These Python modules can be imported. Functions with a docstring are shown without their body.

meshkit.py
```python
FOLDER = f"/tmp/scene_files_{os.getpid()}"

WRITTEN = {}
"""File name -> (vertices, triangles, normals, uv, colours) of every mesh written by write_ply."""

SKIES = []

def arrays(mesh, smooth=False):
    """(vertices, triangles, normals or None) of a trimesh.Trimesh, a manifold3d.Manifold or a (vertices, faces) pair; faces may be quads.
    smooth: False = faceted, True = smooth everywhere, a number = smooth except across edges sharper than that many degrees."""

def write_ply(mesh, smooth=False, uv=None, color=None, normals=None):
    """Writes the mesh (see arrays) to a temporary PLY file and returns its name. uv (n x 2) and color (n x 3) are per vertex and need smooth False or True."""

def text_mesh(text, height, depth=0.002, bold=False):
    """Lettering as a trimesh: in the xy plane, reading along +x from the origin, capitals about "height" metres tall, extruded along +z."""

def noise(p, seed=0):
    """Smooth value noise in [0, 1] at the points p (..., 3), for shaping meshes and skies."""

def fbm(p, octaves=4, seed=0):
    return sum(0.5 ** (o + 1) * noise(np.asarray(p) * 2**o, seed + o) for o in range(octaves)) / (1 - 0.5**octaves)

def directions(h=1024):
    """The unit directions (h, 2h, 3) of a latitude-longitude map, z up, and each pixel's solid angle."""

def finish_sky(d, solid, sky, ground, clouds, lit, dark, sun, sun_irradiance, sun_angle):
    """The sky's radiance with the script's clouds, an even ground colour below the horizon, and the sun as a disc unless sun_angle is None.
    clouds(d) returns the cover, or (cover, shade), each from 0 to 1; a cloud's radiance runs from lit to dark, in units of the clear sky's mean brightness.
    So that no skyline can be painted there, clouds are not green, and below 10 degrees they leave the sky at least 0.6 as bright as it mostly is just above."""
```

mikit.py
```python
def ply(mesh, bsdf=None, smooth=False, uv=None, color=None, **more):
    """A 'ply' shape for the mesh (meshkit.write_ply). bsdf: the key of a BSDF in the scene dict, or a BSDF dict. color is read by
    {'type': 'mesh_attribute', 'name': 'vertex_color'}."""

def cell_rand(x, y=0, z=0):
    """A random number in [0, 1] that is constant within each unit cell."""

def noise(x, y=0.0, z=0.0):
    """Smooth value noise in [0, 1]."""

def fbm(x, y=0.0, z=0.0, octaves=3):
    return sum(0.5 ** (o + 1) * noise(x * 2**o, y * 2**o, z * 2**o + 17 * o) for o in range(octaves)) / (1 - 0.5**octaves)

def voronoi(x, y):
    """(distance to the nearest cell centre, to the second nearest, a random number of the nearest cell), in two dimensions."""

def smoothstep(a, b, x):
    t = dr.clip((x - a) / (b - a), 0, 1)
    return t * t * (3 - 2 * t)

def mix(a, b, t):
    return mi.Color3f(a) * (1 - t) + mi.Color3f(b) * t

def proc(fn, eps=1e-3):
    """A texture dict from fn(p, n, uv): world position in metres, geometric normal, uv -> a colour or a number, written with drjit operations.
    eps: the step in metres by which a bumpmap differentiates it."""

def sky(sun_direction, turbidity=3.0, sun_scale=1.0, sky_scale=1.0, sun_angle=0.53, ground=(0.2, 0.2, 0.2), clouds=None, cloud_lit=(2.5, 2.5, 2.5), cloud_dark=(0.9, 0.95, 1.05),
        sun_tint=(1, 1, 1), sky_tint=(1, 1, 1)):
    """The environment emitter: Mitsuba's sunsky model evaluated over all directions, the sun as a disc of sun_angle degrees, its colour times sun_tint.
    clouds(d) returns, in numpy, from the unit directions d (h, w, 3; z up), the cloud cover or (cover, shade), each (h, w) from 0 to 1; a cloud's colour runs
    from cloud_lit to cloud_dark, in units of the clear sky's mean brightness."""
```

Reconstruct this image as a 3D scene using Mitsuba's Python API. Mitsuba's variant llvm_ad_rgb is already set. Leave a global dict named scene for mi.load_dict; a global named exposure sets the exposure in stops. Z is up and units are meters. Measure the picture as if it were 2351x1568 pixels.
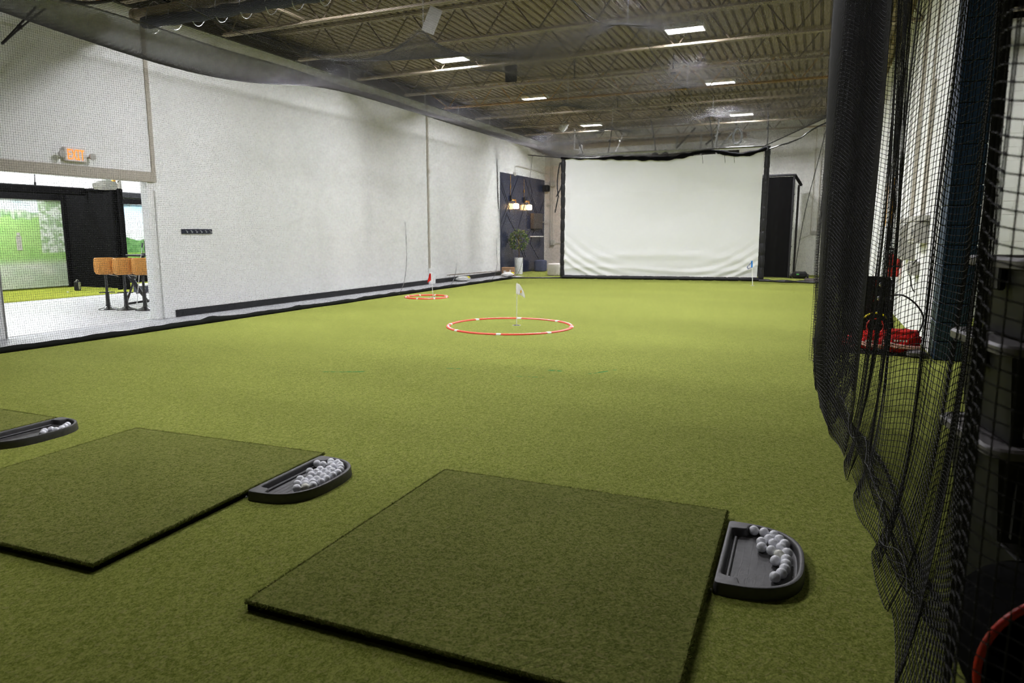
import math, random
import numpy as np, trimesh, drjit as dr, mitsuba as mi, mikit, meshkit
from mikit import noise, fbm, mix, smoothstep, cell_rand, voronoi
from shapely.geometry import Polygon, Point, LineString
from scipy.interpolate import PchipInterpolator

random.seed(7)
rng = np.random.default_rng(7)
T = mi.ScalarTransform4f
PI = math.pi
scene, labels = {}, {}

# ------------------------------------------------------------------ camera, light, exposure
exposure = 1.3
YAW, PITCH, CAM_H, FOC = math.radians(23.763), math.radians(8.865), 1.34, 1590.0
fwd = np.array([-math.sin(YAW) * math.cos(PITCH), math.cos(YAW) * math.cos(PITCH), -math.sin(PITCH)])
scene['camera'] = {'type': 'thinlens', 'fov': 2 * math.degrees(math.atan(1175.5 / FOC)), 'fov_axis': 'x',
                   'aperture_radius': 0.0022, 'focus_distance': 7.0, 'near_clip': 0.05, 'far_clip': 200.0,
                   'to_world': T().look_at(origin=[0, 0, CAM_H], target=[float(fwd[0]), float(fwd[1]), float(CAM_H + fwd[2])], up=[0, 0, 1])}
LAMP = [150.0, 149.0, 158.0]      # radiance of the hall's LED panels
BAY = [24.0, 24.3, 24.6]          # ceiling panels of the simulator bay behind the opening
SIDE = [95.0, 97.0, 96.0]         # panel of the space right of the end wall
BULB = [9.0, 5.4, 2.0]
EXITC = [1.1, 0.17, 0.012]
# hall lamps: two rows, three of each in view; a third pair hangs just above the frame; the last lamp is added to brighten the foreground
LAMPS = [(-6.62, 12.22, 4.60), (-2.22, 12.02, 4.60), (-6.62, 16.45, 4.60), (-2.22, 16.45, 4.60), (-6.62, 21.05, 4.60), (-2.22, 20.9, 4.60),
         (-6.62, 7.9, 4.62), (-2.22, 7.9, 4.62), (-4.40, 3.60, 4.62)]

# ------------------------------------------------------------------ helpers
def num(key, table=None):
    table = scene if table is None else table
    if key not in scene and key not in labels and not any(k.startswith(key + '__') for k in scene):
        return key
    i = 1
    while True:
        k = f'{key}_{i:03d}'
        if k not in scene and k not in labels and not any(q.startswith(k + '__') for q in scene):
            return k
        i += 1

def put(key, mesh, bsdf, smooth=False, **kw):
    if isinstance(mesh, (list, tuple)) and not (len(mesh) == 2 and isinstance(mesh[0], np.ndarray)):
        mesh = trimesh.util.concatenate(list(mesh))
    key = key if key in labels and key not in scene else num(key)
    scene[key] = mikit.ply(mesh, bsdf, smooth=smooth, **kw)
    return key

def tag(key, label=None, cat=None, group=None, kind=None):
    d = labels.setdefault(key, {})
    for k, v in (('label', label), ('category', cat), ('group', group), ('kind', kind)):
        if v:
            d[k] = v
    return key

def thing(name, label, cat, group=None):
    return tag(num(name), label, cat, group)

def stru(key, mesh, bsdf, label=None, smooth=False):
    k = put(key, mesh, bsdf, smooth)
    return tag(k, label, None, None, 'structure')

def box(x0, x1, y0, y1, z0, z1, c=0.0):
    if c <= 0:
        m = trimesh.creation.box(extents=(abs(x1 - x0), abs(y1 - y0), abs(z1 - z0)))
        m.apply_translation(((x0 + x1) / 2, (y0 + y1) / 2, (z0 + z1) / 2))
        return m
    xs, ys, zs = sorted((x0, x1)), sorted((y0, y1)), sorted((z0, z1))
    P = []
    for a in (0, 1):
        for b in (0, 1):
            for d in (0, 1):
                p = [xs[a], ys[b], zs[d]]
                s = [1 - 2 * a, 1 - 2 * b, 1 - 2 * d]
                for k in range(3):
                    q = list(p)
                    for j in range(3):
                        if j != k:
                            q[j] += s[j] * c
                    P.append(q)
    return trimesh.convex.convex_hull(np.array(P))

def cbox(cx, cy, cz, sx, sy, sz, c=0.0):
    return box(cx - sx / 2, cx + sx / 2, cy - sy / 2, cy + sy / 2, cz - sz / 2, cz + sz / 2, c)

def tube(path, r, n=8, closed=False):
    p = np.asarray(path, float)
    N = len(p)
    r = np.broadcast_to(np.asarray(r, float), (N,))
    t = np.roll(p, -1, 0) - np.roll(p, 1, 0) if closed else np.gradient(p, axis=0)
    t /= np.linalg.norm(t, axis=1, keepdims=True) + 1e-12
    ref = np.array([0, 0, 1.0]) if abs(t[0][2]) < 0.9 else np.array([1.0, 0, 0])
    a = np.cross(t[0], ref); a /= np.linalg.norm(a)
    A = [a]
    for i in range(1, N):
        a = A[-1] - t[i] * (A[-1] @ t[i]); a /= np.linalg.norm(a) + 1e-12
        A.append(a)
    A = np.array(A); B = np.cross(t, A)
    ang = np.arange(n) * 2 * PI / n
    v = p[:, None] + r[:, None, None] * (np.cos(ang)[None, :, None] * A[:, None] + np.sin(ang)[None, :, None] * B[:, None])
    f = []
    for i in range(N if closed else N - 1):
        k = (i + 1) % N
        for j in range(n):
            q = (j + 1) % n
            f += [[i * n + j, k * n + q, i * n + q], [i * n + j, k * n + j, k * n + q]]
    v = v.reshape(-1, 3)
    if not closed:
        v = np.vstack([v, p[:1], p[-1:]])
        for j in range(n):
            q = (j + 1) % n
            f += [[N * n, j, q], [N * n + 1, (N - 1) * n + q, (N - 1) * n + j]]
    m = trimesh.Trimesh(v, np.array(f)[:, ::-1], process=False)
    if m.volume < 0:
        m.invert()
    return m

def curve(pts, n=40):
    p = np.asarray(pts, float)
    s = np.r_[0, np.cumsum(np.linalg.norm(np.diff(p, axis=0), axis=1))]
    f = PchipInterpolator(s, p, axis=0)
    return f(np.linspace(0, s[-1], n))

def cyl(p0, p1, r, n=16):
    return tube([p0, p1], r, n)

def lathe(prof, n=32, at=(0, 0, 0)):
    m = trimesh.creation.revolve(np.array(prof, float), sections=n)
    m.apply_translation(at)
    return m

def prism(poly, h, M=None):
    """a shapely polygon (or list of 2D points) extruded along +z by h, then moved by the 4x4 M"""
    poly = poly if hasattr(poly, 'geom_type') else Polygon(poly)
    m = trimesh.util.concatenate([trimesh.creation.extrude_polygon(g, h, engine='earcut') for g in getattr(poly, 'geoms', [poly])])
    if M is not None:
        m.apply_transform(M)
    return m

def frame(o, x, y, z):
    M = np.eye(4)
    M[:3, 0], M[:3, 1], M[:3, 2], M[:3, 3] = x, y, z, o
    return M

def rotz(a, at=(0, 0, 0)):
    c, s = math.cos(a), math.sin(a)
    return frame(at, (c, s, 0), (-s, c, 0), (0, 0, 1))

def moved(m, M):
    m = m.copy(); m.apply_transform(M); return m

def strands(P, r):
    """polylines P (lines, points, 3) as three-sided strings of radius r, one mesh"""
    P = np.asarray(P, float)
    L, N, _ = P.shape
    t = np.gradient(P, axis=1)
    t /= np.linalg.norm(t, axis=2, keepdims=True) + 1e-12
    ref = np.where(np.abs(t[..., 2:]) < 0.8, np.array([0, 0, 1.0]), np.array([1.0, 0, 0]))
    a = np.cross(t, ref); a /= np.linalg.norm(a, axis=2, keepdims=True) + 1e-12
    b = np.cross(t, a)
    ang = np.arange(3) * 2 * PI / 3
    v = P[:, :, None] + r * (np.cos(ang)[:, None] * a[:, :, None] + np.sin(ang)[:, None] * b[:, :, None])
    l, i, j = np.meshgrid(np.arange(L), np.arange(N - 1), np.arange(3), indexing='ij')
    q = (j + 1) % 3
    base = (l * N + i) * 3
    A, B, C, D = base + j, base + q, base + 3 + q, base + 3 + j
    f = np.vstack([np.stack([A, C, B], -1).reshape(-1, 3), np.stack([A, D, C], -1).reshape(-1, 3)])
    v = v.reshape(-1, 3)
    m = trimesh.Trimesh(v, f, process=False)
    return m

def grid_mesh(P):
    """sheet from points P (rows, cols, 3)"""
    a, b = P.shape[:2]
    i, j = np.meshgrid(np.arange(a - 1), np.arange(b - 1), indexing='ij')
    q = np.stack([i * b + j, i * b + j + 1, (i + 1) * b + j + 1, (i + 1) * b + j], -1).reshape(-1, 4)
    return trimesh.Trimesh(P.reshape(-1, 3), np.vstack([q[:, [0, 1, 2]], q[:, [0, 2, 3]]]), process=False)

def loft(rings, cap0=True, cap1=True):
    """closed rings with the same number of points, joined into one skin; the end rings are filled"""
    n = len(rings[0]); v = np.vstack(rings); f = []
    for k in range(len(rings) - 1):
        for j in range(n):
            q = (j + 1) % n
            f += [[k * n + j, k * n + q, (k + 1) * n + q], [k * n + j, (k + 1) * n + q, (k + 1) * n + j]]
    extra = []
    for on, k, flip in ((cap0, 0, True), (cap1, len(rings) - 1, False)):
        if on:
            c = len(v) + len(extra); extra.append(rings[k].mean(0))
            for j in range(n):
                q = (j + 1) % n
                f.append([c, k * n + q, k * n + j] if flip else [c, k * n + j, k * n + q])
    return trimesh.Trimesh(np.vstack([v] + ([np.array(extra)] if extra else [])), np.array(f), process=False)

# ------------------------------------------------------------------ materials
def pr(key, col, rough=0.6, **kw):
    c = col if isinstance(col, dict) else {'type': 'rgb', 'value': list(col)}
    scene[key] = {'type': 'twosided', 'b': {'type': 'principled', 'base_color': c, 'roughness': rough, 'specular': kw.pop('specular', 0.3), **kw}}
    return key

def bumped(key, col, rough, fn, scale, **kw):
    c = col if isinstance(col, dict) else {'type': 'rgb', 'value': list(col)}
    scene[key] = {'type': 'twosided', 'b': {'type': 'bumpmap', 'tex': mikit.proc(fn, eps=0.0015), 'scale': scale,
                  'b': {'type': 'principled', 'base_color': c, 'roughness': rough, 'specular': kw.pop('specular', 0.2), **kw}}}
    return key

def seg_d(p, x0, y0, x1, y1):
    dx, dy = x1 - x0, y1 - y0
    t = dr.clip(((p.x - x0) * dx + (p.y - y0) * dy) / (dx * dx + dy * dy), 0, 1)
    return dr.sqrt(dr.square(p.x - x0 - t * dx) + dr.square(p.y - y0 - t * dy))

SCUFFS = [(-4.36, 5.36, -4.02, 5.52, .035), (-2.36, 6.32, -2.27, 6.33, .05), (-1.98, 6.28, -1.78, 6.6, .028), (-2.55, 5.92, -2.32, 5.98, .02), (-3.35, 6.0, -3.22, 6.03, .02)]

def turf_col(p, n, uv):
    a = noise(p.x * 210, p.y * 170)
    b = noise(p.x * 75 + 9, p.y * 62)
    c = fbm(p.x * 0.55, p.y * 1.5 + 4)
    d = noise(p.x * 420, p.y * 330)
    t = 0.40 * a + 0.28 * b + 0.32 * d
    col = mix((0.098, 0.125, 0.017), (0.265, 0.285, 0.068), smoothstep(0.12, 0.88, t))
    dry = smoothstep(0.70, 0.82, noise(p.x * 130 + 40, p.y * 110))
    col = mix(col, (0.32, 0.29, 0.12), 0.35 * dry)
    col = col * (0.88 + 0.24 * c)
    s = mi.Float(0)
    for x0, y0, x1, y1, w in SCUFFS:
        s = dr.maximum(s, smoothstep(w, w * 0.25, seg_d(p, x0, y0, x1, y1)))
    s = s * smoothstep(0.30, 0.62, fbm(p.x * 26, p.y * 22))
    return mix(col, (0.022, 0.16, 0.045), 0.8 * s)

def mat_col(p, n, uv):
    a = noise(p.x * 190, p.y * 190)
    b = noise(p.x * 70 + 3, p.y * 70)
    d = noise(p.x * 390, p.y * 390)
    t = 0.40 * a + 0.28 * b + 0.32 * d
    col = mix((0.068, 0.088, 0.014), (0.200, 0.210, 0.057), smoothstep(0.12, 0.88, t))
    dry = smoothstep(0.68, 0.80, noise(p.x * 120 + 40, p.y * 120))
    col = mix(col, (0.27, 0.24, 0.10), 0.4 * dry)
    return col * (0.9 + 0.2 * fbm(p.x * 2.2, p.y * 2.2))

def turf_h(p, n, uv):
    return 0.6 * noise(p.x * 210, p.y * 170) + 0.4 * noise(p.x * 75, p.y * 62)

def mat_h(p, n, uv):
    return 0.6 * noise(p.x * 190, p.y * 190) + 0.4 * noise(p.x * 70, p.y * 70)

bumped('turf', mikit.proc(turf_col), 0.85, turf_h, 0.003, specular=0.03)
bumped('mat_turf', mikit.proc(mat_col), 0.85, mat_h, 0.0035, specular=0.03)
pr('pile_fibre', (0.105, 0.128, 0.026), 0.9, specular=0.02)
pr('pile_fibre_brown', (0.14, 0.12, 0.042), 0.9, specular=0.02)

def wall_col(p, n, uv):
    return mi.Color3f(0.80, 0.81, 0.785) * (0.955 + 0.06 * fbm(p.y * 0.7, p.z * 0.9, p.x * 0.7))
pr('wall_paint', mikit.proc(wall_col), 0.65, specular=0.2)
pr('white_paint', (0.82, 0.83, 0.81), 0.5)
pr('wall_beige', (0.60, 0.56, 0.50), 0.6)
def block_h(p, n, uv):
    return 0.6 * noise(p.x * 60, p.y * 60, p.z * 60) + 0.4 * noise(p.x * 20, p.y * 20, p.z * 20)
bumped('block_white', (0.74, 0.735, 0.70), 0.65, block_h, 0.002)
bumped('block_beige', (0.66, 0.59, 0.53), 0.65, block_h, 0.002)
bumped('block_blue', (0.014, 0.035, 0.068), 0.42, block_h, 0.003, specular=0.45)
pr('mortar_white', (0.60, 0.59, 0.56), 0.8)
pr('mortar_blue', (0.010, 0.020, 0.036), 0.7)
pr('navy_paint', (0.014, 0.020, 0.048), 0.20, specular=0.45)
pr('navy_dark', (0.012, 0.015, 0.03), 0.5)
pr('grey_wall', (0.30, 0.30, 0.29), 0.8)
pr('trim_beige', (0.42, 0.385, 0.32), 0.7)
pr('trim_black', (0.012, 0.013, 0.016), 0.45)
def deck_col(p, n, uv):
    return mi.Color3f(0.255, 0.205, 0.135) * (0.80 + 0.36 * fbm(p.x * 1.1, p.y * 0.35, p.z))
pr('deck_paint', mikit.proc(deck_col), 0.55)
pr('joist_paint', (0.36, 0.30, 0.21), 0.5)
pr('web_shaded', (0.13, 0.10, 0.065), 0.55)  # joist paint darkened: shade on the webs put into the colour
pr('joist_gold', (0.42, 0.235, 0.035), 0.5)
pr('steel_dark', (0.022, 0.020, 0.019), 0.5)
pr('steel_grey', (0.42, 0.43, 0.44), 0.4, metallic=0.6)
pr('steel_shiny', (0.62, 0.63, 0.64), 0.25, metallic=0.9)
def conc_col(p, n, uv):
    return mi.Color3f(0.40, 0.405, 0.42) * (0.82 + 0.36 * fbm(p.x * 3, p.y * 3)) * (0.93 + 0.14 * noise(p.x * 45, p.y * 45))
pr('concrete', mikit.proc(conc_col), 0.5)
pr('vinyl_floor', (0.52, 0.52, 0.53), 0.4)
pr('bay_white', (0.86, 0.87, 0.88), 0.6)
pr('bay_turf', (0.19, 0.21, 0.030), 0.9, specular=0.05)
pr('net_black', (0.043, 0.042, 0.045), 0.60, specular=0.15)
pr('net_side', (0.020, 0.019, 0.021), 0.55, specular=0.3)
pr('net_roof', (0.030, 0.0285, 0.0295), 0.45, specular=0.4)
pr('hem_black', (0.013, 0.014, 0.012), 0.95, specular=0.05)
pr('rope_black', (0.012, 0.012, 0.013), 0.40, specular=0.6)
pr('black_fabric', (0.005, 0.005, 0.0055), 0.9, specular=0.03)
pr('black_pad', (0.014, 0.014, 0.017), 0.45, specular=0.4)
pr('black_plastic', (0.010, 0.010, 0.011), 0.45)
pr('black_gloss', (0.008, 0.008, 0.009), 0.20, specular=0.5)
pr('tote_black', (0.020, 0.020, 0.019), 0.55)
pr('lid_grey', (0.16, 0.15, 0.15), 0.45)
def rubber_col(p, n, uv):
    return mi.Color3f(0.046, 0.044, 0.044) * (0.75 + 0.5 * fbm(p.x * 60, p.y * 60, p.z * 60))
bumped('rubber', mikit.proc(rubber_col), 0.48, lambda p, n, uv: noise(p.x * 400, p.y * 400, p.z * 400), 0.0006, specular=0.5)
pr('ball_white', (0.86, 0.87, 0.91), 0.35, specular=0.5)
pr('ball_cream', (0.86, 0.86, 0.76), 0.35, specular=0.5)
pr('screen_cloth', (0.87, 0.88, 0.885), 0.85, specular=0.1)
pr('red_plastic', (0.62, 0.030, 0.018), 0.32, specular=0.5)
pr('red_cloth', (0.55, 0.012, 0.010), 0.6)
pr('red_ring', (0.70, 0.075, 0.045), 0.35, specular=0.5)
pr('pink_strap', (0.75, 0.42, 0.38), 0.6)
pr('white_plastic', (0.80, 0.80, 0.80), 0.35)
pr('flag_white', (0.84, 0.84, 0.86), 0.7)
pr('flag_blue', (0.01, 0.20, 0.70), 0.6)
pr('navy_print', (0.02, 0.05, 0.16), 0.6)
pr('brown_print', (0.12, 0.07, 0.03), 0.6)
pr('yellow_print', (0.75, 0.42, 0.01), 0.6)
pr('tan_leather', (0.52, 0.235, 0.055), 0.5)
pr('orange_paint', (0.75, 0.32, 0.01), 0.5)
pr('yellow_plastic', (0.78, 0.66, 0.01), 0.4)
pr('cardboard', (0.32, 0.19, 0.105), 0.8)
pr('label_paper', (0.70, 0.70, 0.68), 0.7)
pr('pot_white', (0.72, 0.74, 0.76), 0.4)
pr('bark', (0.10, 0.055, 0.025), 0.8)
scene['leaf'] = {'type': 'twosided', 'b': {'type': 'principled', 'base_color': {'type': 'rgb', 'value': [0.055, 0.105, 0.022]}, 'roughness': 0.4, 'specular': 0.5}}
pr('leaf_pale', (0.24, 0.25, 0.09), 0.5)
pr('soil', (0.03, 0.02, 0.014), 0.9)
def boucle_h(p, n, uv):
    return noise(p.x * 110, p.y * 110, p.z * 110)
bumped('boucle_cream', (0.60, 0.56, 0.51), 0.9, boucle_h, 0.006)
bumped('boucle_blue', (0.075, 0.085, 0.14), 0.9, boucle_h, 0.006)
pr('brass', (0.55, 0.30, 0.09), 0.3, metallic=0.8)
pr('cabinet_grey', (0.062, 0.052, 0.048), 0.5)
pr('panel_grey', (0.42, 0.41, 0.37), 0.45)
pr('sleeve_blue', (0.050, 0.055, 0.075), 0.7)
pr('duct_beige', (0.36, 0.30, 0.22), 0.6)
pr('green_screen', (0.02, 0.42, 0.03), 0.4)
pr('exit_case', (0.72, 0.68, 0.64), 0.5)
pr('letter_off', (0.85, 0.25, 0.03), 0.5)
pr('green_glow', (0.10, 0.45, 0.10), 0.5)

def sim_left(p, n, uv):
    # projected golf course: fairway, tree line and menu column, as flat print on the cloth; y 7..11.5, z 0..2.15
    y, z = p.y, p.z
    g = mix((0.34, 0.52, 0.19), (0.27, 0.46, 0.15), noise(y * 3, z * 9))
    trees = mix((0.12, 0.27, 0.08), (0.55, 0.60, 0.50), noise(y * 14, z * 16))
    col = mix(g, trees, smoothstep(1.72, 1.80, z + 0.12 * noise(y * 6)))
    col = mix(col, mix((0.50, 0.60, 0.60), (0.75, 0.80, 0.80), noise(y * 5, z * 12)), smoothstep(1.88, 1.95, z + 0.10 * noise(y * 4 + 7)))
    col = mix(col, mix((0.42, 0.50, 0.38), (0.60, 0.62, 0.56), noise(y * 4, z * 7)), smoothstep(0.78, 0.55, z))
    right = smoothstep(10.86, 10.90, y)
    menu = mix((0.26, 0.38, 0.20), (0.62, 0.66, 0.60), smoothstep(0.25, 0.8, 0.6 * noise(y * 9, z * 13) + 0.4 * noise(y * 26, z * 30)))
    col = mix(col, menu, right * smoothstep(0.85, 0.90, z))
    return col
def sim_right(p, n, uv):
    y, z = p.y, p.z
    sky = mix((0.82, 0.88, 0.90), (0.36, 0.64, 0.88), smoothstep(1.3, 2.2, z) * (0.45 + 0.55 * noise(y * 2.2, z * 5)))
    tl = 1.02 + 0.26 * fbm(y * 2.3, 0.5)
    trees = mix((0.07, 0.22, 0.06), (0.22, 0.42, 0.17), noise(y * 15, z * 15))
    col = mix(trees, sky, smoothstep(tl, tl + 0.03, z))
    return mix(mix((0.22, 0.45, 0.07), (0.30, 0.50, 0.10), noise(y * 4, z * 18)), col, smoothstep(0.80, 0.84, z))
pr('sim_image_left', mikit.proc(sim_left), 0.8, specular=0.05)
pr('sim_image_right', mikit.proc(sim_right), 0.8, specular=0.05)

# ================================================================== THE SETTING
WX = -9.5                    # hall face of the left wall
stru('floor', [box(-8.55, 8.0, -6.0, 24.6, -0.06, 0.0), box(-9.5, -8.55, 20.55, 24.6, -0.06, 0.0)], 'turf', 'wide golf green of short yellow-green artificial turf')
stru('floor_concrete', box(-9.64, -8.55, -6.0, 20.55, -0.06, -0.004), 'concrete', 'narrow bare concrete strip between the white wall and the turf')
stru('floor_bay', box(-18.0, -9.64, 1.0, 17.0, -0.06, -0.004), 'vinyl_floor', 'bright pale floor of the simulator bay behind the opening')
# darker seams of the bay floor's planks: planks as pieces near the opening
for i in range(9):
    put('floor_bay__plank', box(-14.45, -9.65, 4.6 + 0.92 * i, 4.6 + 0.92 * i + 0.91, -0.004, 0.0, 0.002), 'vinyl_floor')
# left wall with the opening into the bay
OY0, OY1, OZ = 5.44, 7.68, 2.12
stru('wall_left', [box(WX - .12, WX, -6.0, OY0, 0, 4.62), box(WX - .12, WX, OY0, OY1, OZ, 4.62), box(WX - .12, WX, OY1, 24.6, 0, 4.62)], 'wall_paint',
     'long white wall on the left behind the netting')
put('wall_left__joint_cover', box(WX, WX + .02, 7.78, 7.845, 2.13, 4.6), 'trim_beige')
put('wall_left__joint_cover', [box(WX, WX + .025, 16.06, 16.13, .3, 4.6), cbox(WX + .03, 16.10, 2.95, .05, .09, .12, .01)], 'trim_beige')
put('wall_left__column_base', box(WX, WX + .05, 16.02, 16.34, 0, .42, .006), 'white_paint')
put('wall_left__top_band', box(WX - .12, WX + .06, -6, 24.6, 4.62, 4.86), 'steel_dark')  # dark band above the wall top, below the deck
tag('wall_left__top_band', 'dark band along the top of the wall')
stru('trim_1', [box(WX - .005, WX + .03, OY0 - .1, OY1 + .12, OZ, OZ + .15, .006)], 'trim_beige', 'beige header board above the opening to the simulator bay')
stru('trim_2', [box(WX - .13, WX + .012, OY1 - .012, OY1, 0, OZ), box(WX, WX + .035, OY1 + .11, OY1 + .17, 0, OZ - .12, .006)], 'white_paint', 'white jamb trim at the right side of the bay opening')
stru('trim_3', [box(WX - .13, WX + .012, OY0, OY0 + .012, 0, OZ)], 'grey_wall', 'grey jamb trim at the left side of the bay opening')
stru('baseboard_left', [box(WX, WX + .016, 8.03, 16.02, .0, .115), box(WX, WX + .016, 16.34, 20.6, .0, .115)], 'trim_black', 'black rubber baseboard along the white wall')
# navy accent section of the same wall, with thin raised battens
NY0, NY1, NZ = 20.62, 24.5, 3.28
stru('wall_accent', box(WX, WX + .03, NY0, NY1, 0, NZ), 'navy_paint', 'navy blue accent wall section with diagonal battens in the far left corner')
def batten(y0, z0, y1, z1, w=.022):
    a = np.array([WX + .03, y0, z0]); b = np.array([WX + .03, y1, z1])
    d = (b - a) / np.linalg.norm(b - a); n = np.cross([1, 0, 0], d)
    L = np.linalg.norm(b - a)
    m = box(0, L, -w / 2, w / 2, 0, .012)
    m.apply_transform(frame(a, d, n, np.array([1.0, 0, 0])))
    return put('wall_accent__batten', m, 'navy_dark')
for q in [(20.66, 2.95, 21.3, 2.18), (20.66, 2.78, 21.32, 2.05), (20.66, 1.72, 22.05, 3.24), (20.66, 1.45, 21.1, 1.98), (21.05, 2.0, 22.3, .98), (22.6, 3.22, 24.2, 1.35),
          (23.0, 3.2, 23.3, 2.75), (23.2, 2.7, 24.45, 1.2), (24.45, 2.6, 23.1, 1.0), (22.3, .98, 24.45, 2.1), (23.1, 1.0, 24.4, .1), (22.1, .95, 22.55, .5), (22.3, 1.0, 22.7, .52), (22.8, 2.6, 21.5, .8)]:
    batten(*q)

# back wall of painted block: single blocks where the photograph shows them, plain wall elsewhere
BY = 24.6
stru('wall_back', box(-9.78, 1.5, BY, BY + .2, 0, 5.2), 'mortar_white', 'painted concrete block wall at the far end of the hall')
bk = {}
def block(parent, x0, x1, z0, z1, bs, d=.010):
    put(parent + '__block', box(x0 + .004, x1 - .004, BY - d, BY + .02, z0 + .004, z1 - .004, .004), bs)
for r in range(25):
    z0 = .2 * r
    off = .2 * (r % 2)
    for c in range(-1, 4):
        x0, x1 = max(-9.5, -9.5 + .4 * c + off), -9.5 + .4 * (c + 1) + off
        if x1 - x0 > .05 and x0 < -8.2 and r < 19:
            block('wall_back', x0, x1, z0, z0 + .2, 'block_beige')
    for c in range(-1, 5):
        x0, x1 = max(-1.5, -1.5 + .4 * c + off), min(.5, -1.5 + .4 * (c + 1) + off)
        if x1 - x0 > .05:
            block('wall_back', x0, x1, z0, z0 + .2, 'block_white')
put('wall_back__upper_wall', box(-8.0, -1.5, BY - .008, BY, 0, 5.1), 'block_white')
# right wall of the hall, its navy block end, and the space beyond it
RX = 1.20
stru('wall_right', box(RX, RX + .27, 8.92, BY, 0, 5.1), 'wall_paint', 'white side wall on the right behind the gathered net')
stru('wall_end', box(RX - .0, RX + .275, 8.52, 8.92, 0, 5.1), 'mortar_blue', 'navy blue painted block end of the right wall')
for r in range(26):
    z0 = .2032 * r
    put('wall_end__block', box(RX - .012, RX + .287, 8.50, 8.93, z0 + .004, min(5.1, z0 + .2), .006), 'block_blue')
stru('wall_side', box(RX + .27, 8.0, 13.0, 13.2, 0, 4.5), 'mortar_white', 'bright white block wall in the space right of the navy wall end')
for r in range(22):
    for c in range(-1, 5):
        x0, x1 = max(1.475, 1.475 + .4 * c + .2 * (r % 2)), 1.475 + .4 * (c + 1) + .2 * (r % 2)
        if x1 - x0 > .05:
            put('wall_side__block', box(x0 + .002, x1 - .002, 12.992, 13.05, .2032 * r + .002, .2032 * r + .2012, .002), 'block_white')
put('wall_side__plain_wall', box(3.7, 8.0, 12.993, 13.0, 0, 4.5), 'block_white')
stru('wall_far_right', box(8.0, 8.2, -6, 13, 0, 5.2), 'grey_wall')
stru('wall_front', box(-9.76, 8.2, -6.2, -6.0, 0, 5.2), 'grey_wall')
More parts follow.
